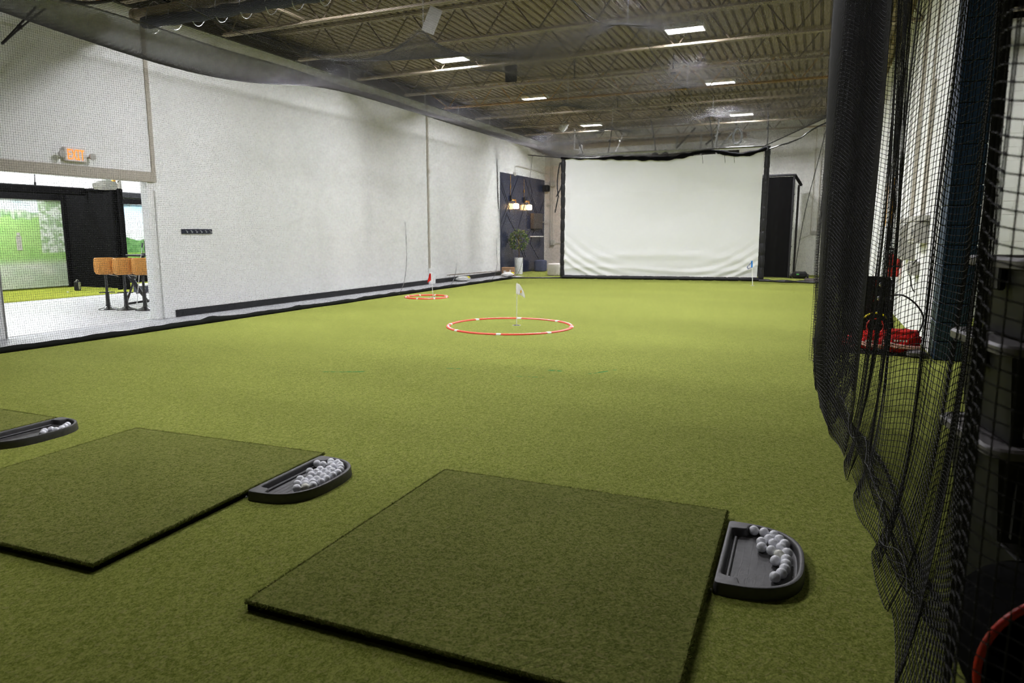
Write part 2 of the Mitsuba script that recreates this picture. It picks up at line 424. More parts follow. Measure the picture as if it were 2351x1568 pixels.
# simulator bay shell
stru('wall_bay', [box(-17.75, -17.6, 1.0, 17.0, 0, 4.0), box(-18, -9.62, .9, 1.0, 0, 4.0), box(-18, -9.62, 17.0, 17.1, 0, 4.0)], 'bay_white', 'white walls of the simulator bay')
stru('ceiling_bay', box(-18, -9.62, .9, 17.1, 4.0, 4.1), 'bay_white', 'white ceiling of the simulator bay')
stru('floor_bay_turf', box(-17.6, -14.45, 4.5, 15.5, -.004, .012), 'bay_turf', 'yellow-green turf strip in front of the simulator screens')
for j, (lx, y, hw) in enumerate(((-12.5, 4.7, .5), (-16.3, 9.6, .6), (-15.2, 13.6, .6))):  # the last panel is added to brighten the right simulator screen
    p = thing('bay_ceiling_light', 'square white light panel in the bay ceiling, ' + ['nearer the opening', 'above the left simulator screen', 'added unseen to brighten the right screen'][j], 'ceiling light')
    put(p + '__frame', box(lx - hw - .05, lx + hw + .05, y - hw - .05, y + hw + .05, 3.96, 4.0), 'white_plastic')
    k = p + '__diffuser'
    put(k, trimesh.Trimesh([[lx - hw, y - hw, 3.955], [lx - hw, y + hw, 3.955], [lx + hw, y + hw, 3.955], [lx + hw, y - hw, 3.955]], [[0, 1, 2], [0, 2, 3]], process=False), 'white_plastic')
    scene[k]['emitter'] = {'type': 'area', 'radiance': {'type': 'rgb', 'value': BAY}}

# ------------------------------------------------------------------ ceiling: ribbed steel deck on open-web joists
DZ = 5.02
def deck_sheet(x0, n=6, p=.1524):
    prof = []
    for i in range(n):
        a = x0 + i * p
        prof += [(a, DZ), (a + .095, DZ), (a + .108, DZ + .06), (a + .140, DZ + .06)]
    prof.append((x0 + n * p, DZ))
    pts = np.array(prof)
    P = np.stack([np.stack([pts[:, 0], np.full(len(pts), y), pts[:, 1]], 1) for y in (-6.2, 24.8)], 1)
    return grid_mesh(P)
stru('ceiling', box(-9.9, 8.2, -6.2, 24.9, 5.10, 5.2), 'steel_dark', 'tan painted ribbed steel roof deck on open-web joists')
x = -9.78
while x < 8.1:
    put('ceiling__deck_sheet', deck_sheet(x), 'deck_paint')
    x += .9144
JY = [-3.5, -1.73, .04, 1.81, 3.58, 5.35, 7.12, 8.90, 10.67, 12.45, 14.26, 16.10, 17.9, 19.74, 21.44, 23.2]
BZ = 4.47
for jy in JY:
    gold = abs(jy - 16.10) < .01
    m = 'joist_gold' if gold else 'joist_paint'
    x1 = 7.9 if jy < 8 else (1.2 if jy > 13 else 7.9)
    j = num('ceiling__roof_joist')
    top = [box(WX - .1, x1, jy - .055, jy - .008, DZ - .05, DZ - .005), box(WX - .1, x1, jy + .008, jy + .055, DZ - .05, DZ - .005)]
    bot = [box(WX + .52, x1 - .3, jy - .05, jy - .008, BZ, BZ + .008), box(WX + .52, x1 - .3, jy - .016, jy - .008, BZ, BZ + .045),
           box(WX + .52, x1 - .3, jy + .008, jy + .05, BZ, BZ + .008), box(WX + .52, x1 - .3, jy + .008, jy + .016, BZ, BZ + .045)]
    web, xs, xx, k = [], [], WX + .62, 0
    pts = []
    while xx < x1 - .3:
        zz = BZ + .03 if k % 2 == 0 else DZ - .03
        pts += [(xx - .035, jy, zz), (xx + .035, jy, zz)]
        xx += .46; k += 1
    if jy > 4:
        put(j, top, 'joist_paint')
        put(j + '__bottom_chord', bot, m)
        put(j + '__web', [tube(np.array(pts), .013, 6), tube([(WX + .0, jy, DZ - .04), (WX + .62, jy, BZ + .03)], .013, 6)], 'joist_gold' if gold else 'web_shaded')
    else:
        put(j, top + bot, 'joist_paint')
# bridging angles running between joists
for bx, y0, y1 in [(-5.15, 16.1, 19.74), (-7.35, 7.12, 8.9), (-3.4, 17.9, 21.44), (-4.35, 14.26, 17.9)]:
    put('ceiling__bridging_bar', [box(bx - .02, bx + .02, y0, y1, BZ + .05, BZ + .056), box(bx - .003, bx + .003, y0, y1, BZ + .05, BZ + .09)], 'joist_paint')

# hall lamps
LAMP_WORDS = ['left row, nearest in view', 'right row, nearest in view', 'left row, second from the camera', 'right row, second from the camera', 'left row, farthest', 'right row, farthest above the screen',
              'left row, just above the frame', 'right row, just above the frame', 'unseen one added to brighten the foreground']
for (lx, ly, lz), w in zip(LAMPS, LAMP_WORDS):
    t = thing('high_bay_light', 'glowing white LED high-bay light, ' + w, 'ceiling light', 'high-bay lights in two rows')
    put(t + '__housing', [box(lx - .31, lx + .31, ly - .16, ly + .16, lz + .012, lz + .075, .01), box(lx - .1, lx + .1, ly - .08, ly + .08, lz + .075, lz + .11, .01)], 'white_plastic')
    put(t + '__rim', [box(lx - .31, lx + .31, ly - .16, ly - .148, lz, lz + .014), box(lx - .31, lx + .31, ly + .148, ly + .16, lz, lz + .014),
                      box(lx - .31, lx - .298, ly - .148, ly + .148, lz, lz + .014), box(lx + .298, lx + .31, ly - .148, ly + .148, lz, lz + .014)], 'white_plastic')
    for sx in (-.25, .25):
        put(t + '__hanger', [tube([(lx + sx - .05, ly, lz + .07), (lx + sx, ly, DZ - .3), (lx + sx + .05, ly, lz + .07)], .003, 5), tube([(lx + sx, ly, DZ - .3), (lx + sx, ly, DZ)], .003, 5)], 'steel_grey')
    k = t + '__diffuser'
    put(k, trimesh.Trimesh([[lx - .298, ly - .148, lz + .004], [lx - .298, ly + .148, lz + .004], [lx + .298, ly + .148, lz + .004], [lx + .298, ly - .148, lz + .004]], [[0, 1, 2], [0, 2, 3]], process=False), 'white_plastic')
    scene[k]['emitter'] = {'type': 'area', 'radiance': {'type': 'rgb', 'value': LAMP}}
t = thing('side_light', 'white LED panel over the space right of the navy wall end', 'ceiling light')
put(t + '__housing', box(3.2, 3.8, 9.85, 10.15, 4.612, 4.7, .01), 'white_plastic')
k = t + '__diffuser'
put(k, trimesh.Trimesh([[3.2, 9.85, 4.6], [3.2, 10.15, 4.6], [3.8, 10.15, 4.6], [3.8, 9.85, 4.6]], [[0, 1, 2], [0, 2, 3]], process=False), 'white_plastic')
scene[k]['emitter'] = {'type': 'area', 'radiance': {'type': 'rgb', 'value': SIDE}}

# ------------------------------------------------------------------ nets
CELL = .0254
NX = -8.42
rope_z = lambda y: 4.1 + .012 * np.sin(np.asarray(y) * 2.1)
CHAIN_A = [3.6, 5.3, 10.2, 11.4, 14.2, 15.8, 17.6]
CHAIN_B = [2.6, 8.4, 10.95, 14.2, 17.6]
CHAIN_C = [2.6, 6.0, 9.35, 10.55, 13.8, 17.2]
XB, XC, XD = -4.98, -2.47, .12
ZCH = 4.02
FAR = 20.35
def far_z(x):
    return np.interp(x, [-8.5, -7.0, -5.6, -4.3, -2.9, -1.55, 0.2], [3.74, 3.56, 3.60, 3.54, 3.66, 3.66, 4.42])

def net_load(X, Y):
    g = lambda c, w: np.exp(-((Y - c) / w) ** 2)
    step = 1 / (1 + np.exp((Y - 8.8) * 2))
    qa = .30 + .16 * g(6.6, 1.3) - .03 * g(10.5, 2)
    qb = .11 + .24 * step + .10 * g(6.8, .9)
    qc = .16 + .24 * step
    return np.where(X < XB, qa, np.where(X < XC, qb, qc))

def membrane(h=.1):
    """the roof net as a hanging membrane: held along its edges and at the chains, sagging under its weight"""
    import scipy.sparse as sp, scipy.sparse.linalg as sl
    xs = np.arange(NX, XD + h / 2, h); ys = np.arange(0.2, FAR + h / 2, h)
    nx, ny = len(xs), len(ys)
    I = np.arange(nx * ny).reshape(nx, ny)
    fixed = np.full((nx, ny), np.nan)
    fixed[0, :] = rope_z(np.minimum(ys, 19.4))
    fixed[-1, :] = 4.35 + .05 * np.sin(ys * 1.9)
    fixed[:, -1] = far_z(xs)
    def pin(x, y, z):
        i, j = int(round((x - xs[0]) / h)), int(round((y - ys[0]) / h))
        if 0 <= i < nx and 0 <= j < ny:
            fixed[i, j] = z
    for y in CHAIN_B:
        for d in (-.1, 0, .1): pin(XB, y + d, ZCH)
    for y in CHAIN_C:
        for d in (-.1, 0, .1): pin(XC, y + d, ZCH + .03)
    rows, cols, vals, rhs = [], [], [], np.zeros(nx * ny)
    fx = ~np.isnan(fixed)
    # a line of pull along the two ridges makes them stiffer than the bellies
    wy = np.ones((nx, ny))
    for X in (XB, XC):
        i = int(round((X - xs[0]) / h)); wy[i] = 14.0; wy[i - 1] = wy[i + 1] = 3.0
    f = fx.ravel(); I1 = I.ravel()
    rows.append(I1[f]); cols.append(I1[f]); vals.append(np.ones(f.sum())); rhs[f] = fixed.ravel()[f]
    diag = np.zeros(nx * ny)
    def link(A, B, w):
        for p, s in ((A, B), (B, A)):
            m = ~f[p]
            rows.append(p[m]); cols.append(s[m]); vals.append(-w[m]); np.add.at(diag, p[m], w[m])
    link(I[:-1].ravel(), I[1:].ravel(), np.ones((nx - 1) * ny))
    link(I[:, :-1].ravel(), I[:, 1:].ravel(), (.5 * (wy[:, :-1] + wy[:, 1:])).ravel())
    free = ~f
    rows.append(I1[free]); cols.append(I1[free]); vals.append(diag[free]); rhs[free] = -(net_load(*np.meshgrid(xs, ys, indexing='ij')) * h * h).ravel()[free]
    A = sp.csr_matrix((np.concatenate(vals), (np.concatenate(rows), np.concatenate(cols))), shape=(nx * ny, nx * ny))
    z = sl.spsolve(A, rhs).reshape(nx, ny)
    return xs, ys, z
from scipy.interpolate import RegularGridInterpolator
mx, my, mz = membrane()
mem = RegularGridInterpolator((mx, my), mz, bounds_error=False, fill_value=None)
def roof_z(X, Y):
    return mem(np.stack([X, Y], -1))
roof_net = thing('overhead_net', 'black ball-stop net sagging in bellies below the roof joists', 'net')
ys = np.arange(1.2, FAR + .001, .12); xs = np.arange(NX, XD, CELL)
X, Y = np.meshgrid(xs, ys, indexing='ij')
A1 = np.stack([X, Y, roof_z(X, Y)], -1)
xs2 = np.arange(NX, XD + .001, .09); ys2 = np.arange(1.2, FAR, CELL)
X2, Y2 = np.meshgrid(xs2, ys2, indexing='ij')
A2 = np.transpose(np.stack([X2, Y2, roof_z(X2, Y2)], -1), (1, 0, 2))
k = put(roof_net + '__mesh', [strands(A1, .00125), strands(A2, .00125)], 'net_roof', True)
tag(k, kind='stuff')
yy = np.linspace(1.2, 19.4, 160)
put(roof_net + '__edge_rope', tube(np.stack([np.full(160, NX), yy, rope_z(yy)], 1), .005, 6), 'rope_black')
for X_ in (XB, XC):
    put(roof_net + '__ridge_rope', tube(np.stack([np.full(160, X_), yy, roof_z(np.full(160, X_), yy) + .004], 1), .005, 5), 'rope_black')
xx = np.linspace(NX, XD, 120)
put(roof_net + '__edge_rope', tube(np.stack([xx, np.full(120, FAR), far_z(xx)], 1), .016, 6), 'rope_black')
def chain(x, y, z0, z1):
    n = max(4, int((z1 - z0) / .035)); ms = []
    for i in range(n):
        z = z0 + (i + .5) * (z1 - z0) / n
        a = np.linspace(0, 2 * PI, 9)[:-1]
        r = np.stack([.009 * np.cos(a), 0 * a, .024 * np.sin(a)], 1)
        if i % 2:
            r = r[:, [1, 0, 2]]
        ms.append(tube(r + [x, y, z], .003, 4, closed=True))
    return put(roof_net + '__hanging_chain', ms, 'steel_shiny')
for y in CHAIN_A:
    chain(NX + .01, y, float(rope_z(y)), BZ)
for y in CHAIN_B:
    chain(XB, y, ZCH - .01, BZ)
for y in CHAIN_C:
    chain(XC, y, ZCH + .02, BZ)

# left side net: runs along the turf edge, then turns towards the big screen
side = thing('side_net', 'black ball-stop net hanging along the left turf edge before the white wall', 'net')
Lc = 19.0 - 3.0
def side_pt(s, f):
    """s metres along the net, f 0 floor .. 1 top rope"""
    y = np.where(s < Lc, 3.0 + s, 19.0 + (s - Lc) * .55)
    x = np.where(s < Lc, NX, NX + (s - Lc) * .835)
    zt = np.where(s < Lc, rope_z(np.minimum(y, 19.4)), np.interp(s - Lc, [0, 1.75], [4.1, 3.62]))
    z = f * zt
    n = meshkit.fbm(np.stack([s * .55, z * .30, z * 0], -1), 3, 5) - .5
    n2 = meshkit.noise(np.stack([s * 1.3, z * .22, z * 0], -1), 9) - .5
    b = np.sin(PI * np.clip(f, 0, 1)) ** .6
    return np.stack([x + b * (.34 * n + .16 * n2), y + b * .10 * n, z], -1)
sv = np.arange(0, Lc + 1.75, CELL); ff = np.linspace(0, 1, 25)
S, F = np.meshgrid(sv, ff, indexing='ij')
V = side_pt(S, F)
sh = np.arange(0, Lc + 1.75, .11); fh = np.linspace(0, 1, int(3.85 / CELL))
S2, F2 = np.meshgrid(sh, fh, indexing='ij')
Hh = np.transpose(side_pt(S2, F2), (1, 0, 2))
k = put(side + '__mesh', [strands(V, .0013), strands(Hh, .0013)], 'net_side', True)
tag(k, kind='stuff')
hy = np.linspace(3.0, 19.0, 420)
hr = .030 + .022 * meshkit.fbm(np.stack([hy * 3, hy * 0, hy * 0], -1), 3, 3) + .025 * np.exp(-((hy - 7.72) / .12) ** 2)
hx = NX + .03 + .05 * (meshkit.noise(np.stack([hy * 1.1, hy * 0, hy * 0], -1), 4) - .5)
put(side + '__bottom_hem', tube(np.stack([hx, hy, hr * .75], 1), hr, 9), 'hem_black', 60)
tag(side + '__bottom_hem', 'gathered black hem lying on the turf edge')
put(side + '__top_rope', tube(np.stack([hx * 0 + NX, hy, rope_z(hy) - .012], 1), .005, 6), 'rope_black')
c = curve([(NX, 19.0, .03), (-8.0, 19.35, .02), (-7.4, 19.6, .02), (-7.02, 19.8, .02)], 40)
put(side + '__bottom_hem', tube(c, .022, 7), 'rope_black')
for pts in ([(-8.38, 13.2, 1.6), (-8.36, 13.2, .9), (-8.36, 13.1, .35), (-8.30, 12.75, .03)], [(-8.36, 17.9, 1.2), (-8.34, 17.9, .55), (-8.30, 17.6, .15), (-8.26, 17.1, .03)],
            [(-7.9, 19.45, 3.62), (-8.02, 19.4, 2.4), (-8.1, 19.35, 1.0), (-8.18, 19.1, .2), (-8.25, 18.6, .03)], [(-8.40, 15.6, .6), (-8.38, 15.4, .2), (-8.32, 15.0, .03)]):
    put(side + '__lacing_rope', tube(curve(pts, 24), .006, 5), 'rope_black')
put(side + '__tie_strap', [tube(curve([(-8.55, 5.62, 3.95), (-8.5, 5.35, 3.65), (-8.44, 5.13, 3.42)], 12), .012, 6), tube(curve([(-8.5, 5.70, 3.95), (-8.46, 5.38, 3.66), (-8.44, 5.14, 3.42)], 12), .010, 6),
                           cbox(-8.48, 5.37, 3.66, .04, .05, .05, .01)], 'rope_black')

# net at the far right corner, between the screen and the right wall
fn = thing('corner_net', 'black net closing the far right corner beside the black curtained box', 'net')
cu = np.arange(0, 2.75, CELL); cf = np.linspace(0, 1, 9)
def corner_pt(u, f):
    x = -1.52 + u * .94; y = 20.75 - u * .12
    zt = np.interp(u, [0, .6, 1.2, 1.9, 2.75], [3.62, 3.74, 4.02, 4.42, 4.45])
    return np.stack([x + .03 * np.sin(u * 9), y + .06 * np.sin(u * 7 + f * 2), f * zt], -1)
U, F = np.meshgrid(cu, cf, indexing='ij')
U2, F2 = np.meshgrid(np.arange(0, 2.76, .09), np.linspace(0, 1, int(4.1 / CELL)), indexing='ij')
k = put(fn + '__mesh', [strands(corner_pt(U, F), .0012), strands(np.transpose(corner_pt(U2, F2), (1, 0, 2)), .0012)], 'net_side')
tag(k, kind='stuff')
u_ = np.linspace(0, 2.75, 50)
put(fn + '__top_rope', tube(corner_pt(u_, np.ones(50)), .020, 6), 'rope_black')
put(fn + '__bottom_hem', tube(corner_pt(u_, np.zeros(50)) + [0, -.05, .03], .035 + .012 * np.sin(u_ * 11), 8), 'rope_black')
put(fn + '__tie_rope', tube(curve([(.02, 20.4, 4.35), (-.15, 20.6, 3.4), (-.45, 21.2, 1.8), (-.62, 21.6, .1)], 24), .010, 5), 'rope_black')

# gathered net curtain along the right, close to the camera
cur = thing('net_curtain', 'black net curtain gathered in folds along the right side close to the camera', 'net')
# plan of the gathered folds: (distance y, x / y) from the far end to beside the camera
CP = [(7.92, -.004), (7.55, .040), (7.15, .001), (6.75, .048), (6.4, .004), (6.05, .054), (5.75, .006), (5.45, .059), (5.25, .035), (5.2, .020), (5.08, .009), (4.88, .028), (4.76, .048), (4.62, .068),
      (4.3, .070), (4.42, .080), (4.05, .073), (4.2, .088), (3.8, .080), (3.9, .092), (3.55, .092), (3.44, .100), (3.35, .116), (3.24, .131), (2.98, .133), (3.12, .141), (3.02, .150), (2.93, .162),
      (2.6, .165), (2.66, .172), (2.1, .172), (2.14, .180), (1.62, .181), (1.66, .190), (1.24, .194), (1.19, .204), (1.165, .228), (1.15, .258), (1.13, .30), (1.11, .34)]
CPa = np.array(CP); cP = np.stack([CPa[:, 0] * CPa[:, 1], CPa[:, 0]], 1)
ct = np.r_[0, np.cumsum(np.linalg.norm(np.diff(cP, axis=0), axis=1))]
cfun = PchipInterpolator(ct, cP, axis=0)
td = np.linspace(0, ct[-1], 24000); pd = cfun(td)
gd = np.gradient(pd, axis=0); gd /= np.linalg.norm(gd, axis=1, keepdims=True)
lead = np.r_[0, np.cumsum(np.linalg.norm(np.diff(pd, axis=0), axis=1))]
front = (td > ct[8]) & (td < ct[13])                # the front fold hangs smoother than the bundle behind it
amp = .024 * np.clip((pd[:, 1] - 4.45) / .3, 0, 1) * (.75 + .25 * np.sin(lead * 3.7)) * np.where(front, .22, 1.0) + .0015
pd = pd + np.stack([-gd[:, 1], gd[:, 0]], 1) * (amp * np.sin(2 * PI * lead / .052))[:, None]
cfun = lambda t: np.stack([np.interp(t, td, pd[:, 0]), np.interp(t, td, pd[:, 1])], -1)
fold_len = np.r_[0, np.cumsum(np.linalg.norm(np.diff(pd, axis=0), axis=1))]
DR_T = [ct[i] for i in (0, 5, 9, 10, 13, 16, 20, 23, 27, 33, 39)]
drape = PchipInterpolator(DR_T, [0, .06, .10, .16, -.12, .05, -.02, .06, .02, .05, .0])
base_fun = lambda y: np.interp(y, [.45, 1.6, 2.2, 3.4, 4.7, 6, 7.92], [.20, .26, .28, .26, .18, .09, .0])
def cur_pt(s, z):
    t = np.interp(s, fold_len, td)
    p = cfun(t); x, y = p[..., 0], p[..., 1]
    far = np.clip((y - 7.4) / .5, 0, 1)
    w = (1 - far)
    a = 1 + .25 * np.sin(z * 1.2 + t * .7)
    x = x + w * y * .0035 * np.sin(z * 2.1 + t * 2.3) * a
    y2 = y + w * .035 * np.sin(z * 1.5 + t * 1.9)
    low = np.exp(-np.clip(z, 0, None) / .55)           # the lower part spreads towards the green
    x = x + (base_fun(y) - x) * np.exp(-np.clip(z, 0, None) / .33) * .88 * w + w * .02 * low * np.sin(t * 6)
    zz = z + drape(t) * (1 - np.exp(-np.clip(z, 0, None) / .5)) + .02 * np.sin(t * 5 + z)* (1 - np.exp(-np.clip(z, 0, None) / .5))
    return np.stack([x, y2, zz], -1)
ctop = 4.35
total = fold_len[-1]
sv = np.arange(0, total, CELL); zv = np.linspace(0.01, ctop, 72)
S, Z = np.meshgrid(sv, zv, indexing='ij')
V = cur_pt(S, Z)
sfar = fold_len[np.argmax(pd[:, 1] < 4.5)]; print('curtain length', total, sfar)
sh = np.r_[np.arange(0, sfar, .016), np.arange(sfar, total, .026)]; zh = np.arange(.01, ctop, CELL)
S2, Z2 = np.meshgrid(sh, zh, indexing='ij')
Hh = np.transpose(cur_pt(S2, Z2), (1, 0, 2))
near = pd[np.searchsorted(fold_len, sv).clip(0, 23999), 1] < 3.6
S3, Z3 = np.meshgrid(sv[near], zh[zh < 2.6], indexing='ij')
K = cur_pt(S3, Z3).reshape(-1, 3)
octa_v = np.array([[1, 0, 0], [-1, 0, 0], [0, 1, 0], [0, -1, 0], [0, 0, 1], [0, 0, -1.0]]) * .0032
octa_f = np.array([[0, 2, 4], [2, 1, 4], [1, 3, 4], [3, 0, 4], [2, 0, 5], [1, 2, 5], [3, 1, 5], [0, 3, 5]])
knots = trimesh.Trimesh((K[:, None] + octa_v[None]).reshape(-1, 3), (octa_f[None] + 6 * np.arange(len(K))[:, None, None]).reshape(-1, 3), process=False)
k = put(cur + '__mesh', [strands(V, .00145), strands(Hh, .00145), knots], 'net_black', True)
tag(k, kind='stuff')
# the front fold: drawn together sideways, so its upright strings stand close and the level strings show as waves
FP = np.array([(5.75, -.001), (5.4, .003), (5.1, .011), (4.88, .026), (4.75, .042), (4.60, .055), (4.45, .060)])
fP = np.stack([FP[:, 0] * FP[:, 1], FP[:, 0]], 1)
ft = np.r_[0, np.cumsum(np.linalg.norm(np.diff(fP, axis=0), axis=1))]
ffun = PchipInterpolator(ft, fP, axis=0); fdz = PchipInterpolator(ft, [0, .10, .17, .09, -.05, -.15, -.02])
def front_pt(t, z, out=0.0):
    p = ffun(t); k = 1 - np.exp(-np.clip(z, 0, None) / .5)
    x = p[..., 0] + p[..., 1] * .0022 * np.sin(z * 1.7 + t * 3) * k
    y = p[..., 1] - out + .02 * np.sin(z * 1.3 + t * 4) * k
    x = x + (base_fun(y) - x) * np.exp(-np.clip(z, 0, None) / .33) * .8
    return np.stack([x, y, z + fdz(t) * k * (1 + .12 * np.sin(z * 2.2))], -1)
tt = np.arange(0, ft[-1], .0052)
S, Z = np.meshgrid(tt, np.linspace(0, 1, 60), indexing='ij')
Z0 = np.array([.02, 1.0, .5, .8])[np.arange(len(tt)) % 4][:, None]; Z = Z0 + Z * (ctop - Z0)
Z2, S2 = np.meshgrid(np.arange(.02, ctop, CELL), np.linspace(0, ft[-1], 70), indexing='ij')
k = put(cur + '__front_fold', [strands(front_pt(S, Z), .0014), strands(front_pt(S2, Z2, .006), .0019)], 'net_black', True)
tag(k, kind='stuff')
rp = curve([(.02, 7.8, .03), (.10, 6.6, .03), (.25, 5.34, .03), (.37, 4.68, .03), (.42, 4.12, .035), (.43, 3.4, .035), (.44, 3.0, .035), (.47, 2.75, .035), (.53, 2.45, .035), (.60, 2.2, .03)], 260)
put(cur + '__hem_rope', tube(rp, .011 + .003 * np.sign(np.sin(np.arange(260) * 1.6)), 7), 'black_gloss')
tag(cur + '__hem_rope', 'glossy black hem rope lying on the turf')
# loose skirt of the curtain lying out to the hem rope
sk = np.arange(0, 1, 1 / 230.)
rpf = PchipInterpolator(np.linspace(0, 1, 260), rp)
def skirt(a, b):
    q = rpf(a); y = q[..., 1]
    x0 = base_fun(y) + .02 * np.sin(y * 9)
    x = x0 + (q[..., 0] - x0) * b
    z = .30 * (1 - b) ** 2 + .02 + .03 * np.sin(y * 14 + b * 5) * (1 - b)
    return np.stack([x, y, z], -1)
a_, b_ = np.meshgrid(sk, np.linspace(0, 1, 10), indexing='ij')
a2, b2 = np.meshgrid(np.linspace(0, 1, 200), np.linspace(0, 1, 16), indexing='ij')
k = put(cur + '__skirt_mesh', [strands(skirt(a_, b_), .0012), strands(np.transpose(skirt(a2, b2), (1, 0, 2)), .0012)], 'net_black')
tag(k, kind='stuff')

# ================================================================== OBJECTS
# big impact screen in its padded frame; local x along the screen, y up, z towards the camera
SA, SB = np.array([-7.02, 19.78, 0.0]), np.array([-1.52, 20.86, 0.0])
sdir = (SB - SA) / np.linalg.norm(SB - SA); SW = float(np.linalg.norm(SB - SA))
snrm = np.array([sdir[1], -sdir[0], 0.0])
def SF(p):
    p = np.asarray(p, float)
    return SA + p[..., 0:1] * sdir + p[..., 1:2] * np.array([0, 0, 1.0]) + p[..., 2:3] * snrm
scr = thing('impact_screen', 'large wrinkled white impact screen stretched in a black padded frame at the far end', 'screen')
nu, nv = 240, 150
u, v = np.meshgrid(np.linspace(.02, SW - .06, nu), np.linspace(0, 1, nv), indexing='ij')
topz = 3.52 - .05 * np.sin(u / SW * PI) + .10 * (u / SW) ** 3 + .012 * np.sin(u * 5)
h = .10 + v * (topz - .10)
uc = u - SW / 2
def swag(cx, cz, r0, dr_, amp, wid, side):
    # one fold: an arc that leaves the side edge and runs into the bottom hem
    rr = np.hypot((u - cx) / 1.25, h - cz)
    fall = np.exp(-((rr - r0) / wid) ** 2)
    return amp * fall
fold = np.zeros_like(u)
for r0, amp, wid in ((.55, .030, .05), (.95, .034, .07), (1.4, .034, .09), (1.95, .028, .11), (2.5, .020, .13)):
    env = np.clip((2.3 - h) / 1.6, 0, 1)
    fold += swag(2.55, 2.55, 3.05 - r0 * .45, 0, amp, wid, 0) * env * np.clip((2.9 - u) / 1.8, 0, 1)
    fold += swag(SW - 2.3, 2.6, 3.0 - r0 * .42, 0, amp * .9, wid, 0) * env * np.clip((u - SW + 2.8) / 1.8, 0, 1)
fold += .020 * np.exp(-((h - .30 - .05 * np.sin(u * 1.3)) / .07) ** 2) + .016 * np.exp(-((h - .62 - .12 * np.cos((u - SW / 2) * .8)) / .12) ** 2)
fold += .05 * np.exp(-((uc / 1.9) ** 2)) * np.exp(-((h - .9) / .7) ** 2)
fold += .0035 * (np.abs(h - 2.52 - .015 * np.sin(u * 1.1)) < .02)
n_ = meshkit.fbm(np.stack([u * 1.0, h * 2.2, u * 0], -1), 3, 8) - .5
fold += .035 * n_ * np.exp(-((h - 3.0) / .5) ** 2) + .018 * n_
k = put(scr + '__cloth', grid_mesh(SF(np.stack([u, h, .02 + 1.35 * fold], -1))), 'screen_cloth', True)
tag(k, 'wrinkled white screen cloth')
def pad(p0, p1, r, n, w=0.012):
    s = np.linspace(0, 1, n); P = np.array(p0) + s[:, None] * (np.array(p1) - np.array(p0))
    L = np.linalg.norm(np.array(p1) - np.array(p0))
    rr = r * (1 - .16 * np.exp(-(np.abs(((s * L) % .34) - .17) - .17) ** 2 / .0006)) * (1 + .05 * np.sin(s * 61))
    return tube(SF(P), rr, 10)
put(scr + '__pad', pad((-.03, 0.05, .03), (-.03, 3.5, .03), .066, 160), 'black_pad', 50)
put(scr + '__pad', pad((SW + .04, 0.05, .03), (SW + .04, 3.72, .03), .078, 160), 'black_pad', 50)
put(scr + '__pad', pad((-.03, .055, .05), (SW + .04, .055, .05), .055, 220), 'black_pad', 50)
put(scr + '__top_bar', tube(SF(np.array([(-.05, 3.60, .0), (SW + .08, 3.72, .0)])), .028, 10), 'steel_shiny')
tb = curve([(-.1, 3.55, .06), (1.3, 3.50, .08), (2.9, 3.44, .08), (4.1, 3.62, .06), (4.9, 3.50, .08), (SW, 3.66, .05)], 90)
put(scr + '__top_wrap', tube(SF(tb), .055 + .02 * np.sin(np.arange(90) * .9) * np.sin(np.arange(90) * .21), 9), 'black_fabric', 50)
for ux in (3.9, 4.5, 4.75):
    put(scr + '__tie_strip', tube(SF(np.array([(ux, 3.50, .10), (ux + .03, 3.28, .10)])), .004, 4), 'black_plastic')
for q in ([(-.12, 3.4, .03), (-.2, 2.8, .05), (-.16, 2.4, .05)], [(-.10, 3.4, .05), (-.06, 2.85, .06), (-.22, 2.42, .06)], [(-.16, 2.45, .05), (-.26, 1.95, .06)]):
    put(scr + '__hanging_strap', tube(SF(curve(q, 12)), .020, 5), 'black_pad')

# hangers above the screen: straps, struts
def strap(p0, p1, m, r, label):
    t = thing('hanging_strap', label, 'strap')
    mid = (np.array(p0) + np.array(p1)) / 2 + np.array([.02, 0, -.01])
    put(t + '__webbing', tube(curve([p0, mid, p1], 14), r, 5), m)
    put(t + '__hook', tube(np.array([p0 + np.array([.03 * math.cos(a), 0, .03 * math.sin(a)]) for a in np.linspace(0, 2 * PI, 12)[:-1]]), .006, 5, closed=True), 'steel_dark')
    put(t + '__buckle', cbox(*(np.array(p0) * .45 + np.array(p1) * .55), .05, .03, .06, .008), 'steel_shiny' if m == 'steel_shiny' else 'black_plastic')
A_ = np.array
strap(A_([-5.72, 20.2, 4.5]), A_(SF(A_([1.25, 3.58, 0]))), 'rope_black', .013, 'black strap hanging straight down left of centre above the screen')
strap(A_([-5.35, 20.4, 4.45]), A_(SF(A_([1.45, 3.60, 0]))), 'steel_shiny', .015, 'pale strap slanting to the left above the screen')
strap(A_([-4.62, 20.2, 4.6]), A_(SF(A_([2.62, 3.62, 0]))), 'rope_black', .016, 'black strap above the middle of the screen')
strap(A_([-3.02, 20.4, 4.55]), A_(SF(A_([4.18, 3.66, 0]))), 'rope_black', .014, 'thin black strap beside the pale slanting strut')
strap(A_([-2.75, 20.4, 4.45]), A_(SF(A_([4.20, 3.67, 0]))), 'steel_shiny', .022, 'pale strap slanting to the right above the screen')
strap(A_([-1.52, 20.6, 4.75]), A_(SF(A_([SW + .02, 3.72, 0]))), 'rope_black', .016, 'black strap above the right corner of the screen')
strap(A_([-6.75, 19.9, 4.25]), A_(SF(A_([.55, 3.58, 0]))), 'rope_black', .013, 'black strap above the left end of the screen')
br = thing('wall_bracket_frame', 'grey steel strut bracket frame on the back wall above the screen', 'bracket')
def strut(p0, p1, m='steel_grey'):
    return put(br + '__strut', tube([p0, p1], .03, 4), m)
